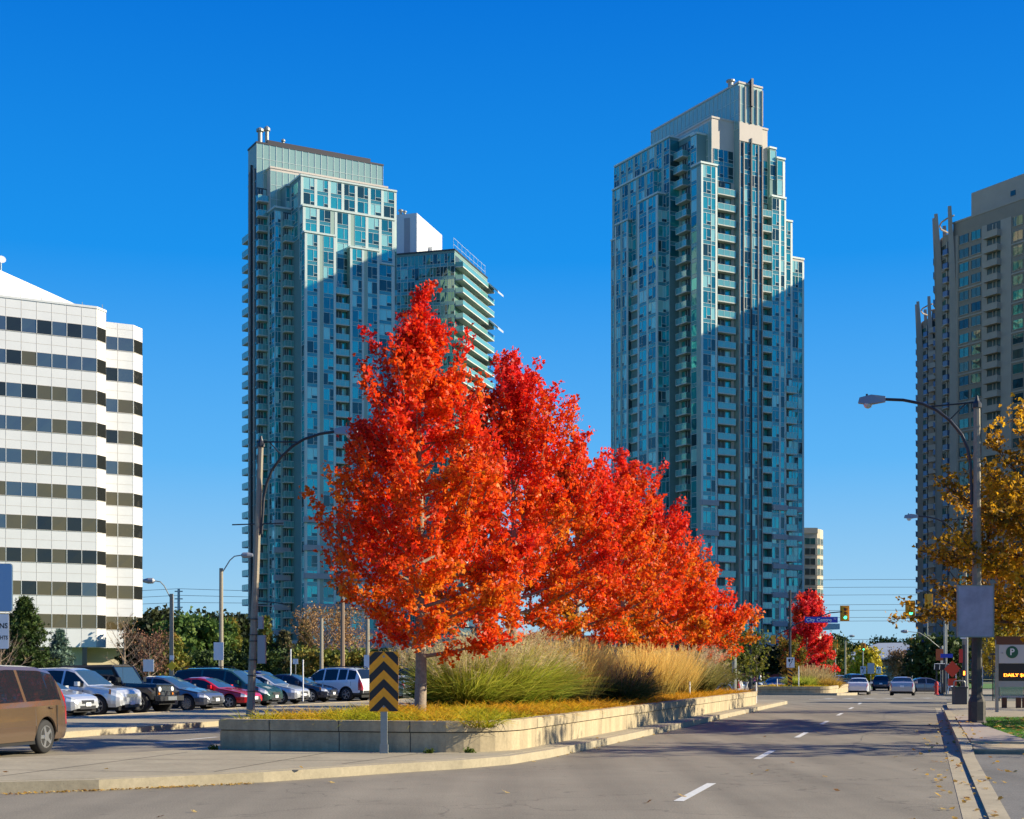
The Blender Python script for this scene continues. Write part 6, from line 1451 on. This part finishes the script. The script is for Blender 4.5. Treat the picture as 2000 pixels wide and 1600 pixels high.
# signs cut by the left frame edge
x, y = at(-5, 24); root = thing('pedestrian_sign', 'white pedestrian sign with black capitals cut by the left frame edge', 'road sign', (x, y, .16)); Dq = 24
def lx(px): return at(px, Dq)[0]-x
def lz(py): return zz(py, Dq)-.16
def rsign(m, x0, x1, z0, z1, r, y0, y1, mat):
    pts = []
    for cx_, cz_, a0 in ((x1-r, z0+r, -90), (x1-r, z1-r, 0), (x0+r, z1-r, 90), (x0+r, z0+r, 180)):
        for k in range(6): a = radians(a0+18*k); pts.append((cx_+r*cos(a), cz_+r*sin(a)))
    n_ = len(pts); m.add([(p[0], y0, p[1]) for p in pts]+[(p[0], y1, p[1]) for p in pts], [tuple(range(n_)), tuple(range(n_, 2*n_))[::-1]]+[(i, n_+i, n_+(i+1) % n_, (i+1) % n_) for i in range(n_)], mat)
m = MB(); rsign(m, lx(-72), lx(19.5), lz(1268), lz(1199), .03, -.03, -.02, 'signblk'); rsign(m, lx(-71.3), lx(18.8), lz(1267.3), lz(1199.7), .028, -.034, -.03, 'signwht'); pn = m.build('sign_panel', root)
text_part('PEDESTRIANS', .118, 'signblk', pn, T(lx(16.5), -.037, lz(1223)) @ STAND, ax='RIGHT', depth=.001, sx=.95)
text_part('OBEY YOUR LIGHTS', .088, 'signblk', pn, T(lx(16.5), -.037, lz(1246)) @ STAND, ax='RIGHT', depth=.001, sx=.8)
m = MB(); m.tube([(lx(-28), .04, -.02), (lx(-28), .04, lz(1100))], .045, 'steel', 8); m.build('post', root)
x2, y2 = x, y; root = thing('blue_backed_sign', 'grey blue rounded sign back cut by the left edge, above the pedestrian sign', 'road sign', (x, y, .16)); m = MB(); rsign(m, lx(-66), lx(25), lz(1194), lz(1102), .05, -.04, -.025, pm('reflective_blue_grey', (.20, .34, .52), .4, .3)); rsign(m, lx(-67), lx(26), lz(1195), lz(1101), .05, -.025, -.015, 'steel'); m.build('sign_panel', root)
# little signs in the lot
for k, (px, D, py, w_, h_, mt, lb) in enumerate([(427, 82, 1272, .55, 1.0, 'signwht', 'white blank sign board on the foot of the tall slim lamp'), (718, 90, 1292, .45, .8, 'signwht', 'small white sign left of the chevron, seen over the white car'), (577, 84, 1292, .3, .3, 'signwht', 'tiny square white sign behind the silver sedan'), (290, 96, 1300, .7, .8, 'signwht', 'white utility cabinet right of the office corner')]):
    x, y = at(px, D); z = zz(py, D); root = thing('lot_sign', lb, 'sign', (x, y, 0)); m = MB(); m.box(-w_/2, w_/2, -.02, .02, z-h_/2, z+h_/2, mt); m.build('sign_panel', root); m = MB(); m.tube([(0, .05, 0), (0, .05, z)], .03, 'steel', 5); m.build('post', root)
x, y = at(337, 82); root = thing('warning_sign', 'yellow diamond warning sign with a small white sign above, on the left slim lamp', 'road sign', (x, y, 0)); z = zz(1301, 82)
m = MB(); q = .28; m.add([(-q, -.2, z), (0, -.2, z-q), (q, -.2, z), (0, -.2, z+q), (-q, -.18, z), (0, -.18, z-q), (q, -.18, z), (0, -.18, z+q)], [(0, 1, 2, 3), (7, 6, 5, 4), (0, 4, 5, 1), (1, 5, 6, 2), (2, 6, 7, 3), (3, 7, 4, 0)], pm('warning_yellow', (.8, .5, .01), .5)); m.build('sign_panel', root)
m = MB(); m.box(-.12, .12, -.2, -.18, z+.35, z+.6, 'signwht'); m.build('small_panel', root)
# ------------------------------------------------------------ pedestrians
def person(label, px, D, ang, top, legs, hair, h=1.7, stride=.25, bag=False):
    x, y = at(px, D); root_z = gxy(x, y)+.12
    s = h/1.7
    J = [(0, 0, .95), (0, 0, 1.15), (0, 0, 1.38), (0, 0, 1.46), (.01, 0, 1.60), (0, .10, .90), (stride*.5, .10, .50), (stride, .10, .07), (stride+.16, .10, .03), (0, -.10, .90), (-stride*.2, -.10, .50), (-stride, -.10, .09), (-stride+.15, -.10, .03),
         (0, .18, 1.36), (-.06, .23, 1.10), (.06, .24, .87), (.10, .24, .78), (0, -.18, 1.36), (.02, -.23, 1.10), (.14, -.22, .89), (.19, -.22, .81)]
    Rr = [.15, .14, .13, .06, .10, .095, .062, .045, .04, .095, .062, .045, .04, .06, .042, .032, .03, .06, .042, .032, .03]
    E = [(0, 1), (1, 2), (2, 3), (3, 4), (0, 5), (5, 6), (6, 7), (7, 8), (0, 9), (9, 10), (10, 11), (11, 12), (2, 13), (13, 14), (14, 15), (15, 16), (2, 17), (17, 18), (18, 19), (19, 20)]
    me = bpy.data.meshes.new('body'); me.from_pydata([(a*s, b*s, c*s) for a, b, c in J], E, []); o = bpy.data.objects.new('tmp', me); COL.objects.link(o)
    md = o.modifiers.new('s', 'SKIN'); o.modifiers.new('u', 'SUBSURF').levels = 1
    for i, r_ in enumerate(Rr): me.skin_vertices[0].data[i].radius = (r_*s, r_*s*(1.25 if i < 3 else 1))
    me.skin_vertices[0].data[0].use_root = True
    dg = bpy.context.evaluated_depsgraph_get(); dg.update(); bm_ = bpy.data.meshes.new_from_object(o.evaluated_get(dg)); bpy.data.objects.remove(o)
    bm_.materials.clear()
    for mt in (top, legs, pm('skin', (.45, .27, .19), .6)): bm_.materials.append(mt)
    for p in bm_.polygons:
        z = p.center.z/s; p.material_index = 2 if (z > 1.43 or (z < .84 and abs(p.center.y) > .19*s)) else (0 if z > .93 else 1)
        p.use_smooth = True
    root = thing('person', label, 'person', (x, y, root_z), ang, 'pedestrians beyond the intersection')
    b = bpy.data.objects.new('body', bm_); COL.objects.link(b); b.parent = root
    m = MB(); m.lathe([(.06*s, 1.52*s), (.118*s, 1.56*s), (.122*s, 1.64*s), (.08*s, 1.71*s), (.02*s, 1.73*s)], hair, 10, T(-.02*s, 0, 0)); m.build('hair', root, True)
    if bag: m = MB(); m.prism([(-.08, .26), (.1, .26), (.1, .38), (-.08, .38)], .75, 1.05, 'signblk'); m.build('shoulder_bag', root)
person('pedestrian in a white top and dark trousers walking at the far left pavement', 1485, 150, radians(160), pm('white_top', (.7, .66, .62), .8), pm('dark_trousers', (.03, .03, .035), .8), pm('black_hair', (.02, .015, .012), .7), h=1.68, bag=True)
person('pedestrian in a purple jacket left of the one in white', 1472, 155, radians(20), pm('purple_jacket', (.35, .05, .22), .8), pm('dark_jeans', (.03, .04, .07), .8), pm('brown_hair', (.06, .03, .015), .7), h=1.5)
person('pedestrian in a dark coat and light trousers near the thin dark pole', 1459, 128, radians(200), pm('dark_coat', (.04, .04, .05), .8), pm('light_trousers', (.55, .53, .50), .8), pm('black_hair', (.02, .015, .012), .7), h=1.75)
person('pedestrian in a grey coat standing before the dark trees', 1484, 165, radians(180), pm('grey_coat', (.12, .12, .14), .8), pm('black_trousers', (.02, .02, .02), .8), pm('brown_hair', (.06, .03, .015), .7), h=1.78, stride=.1)
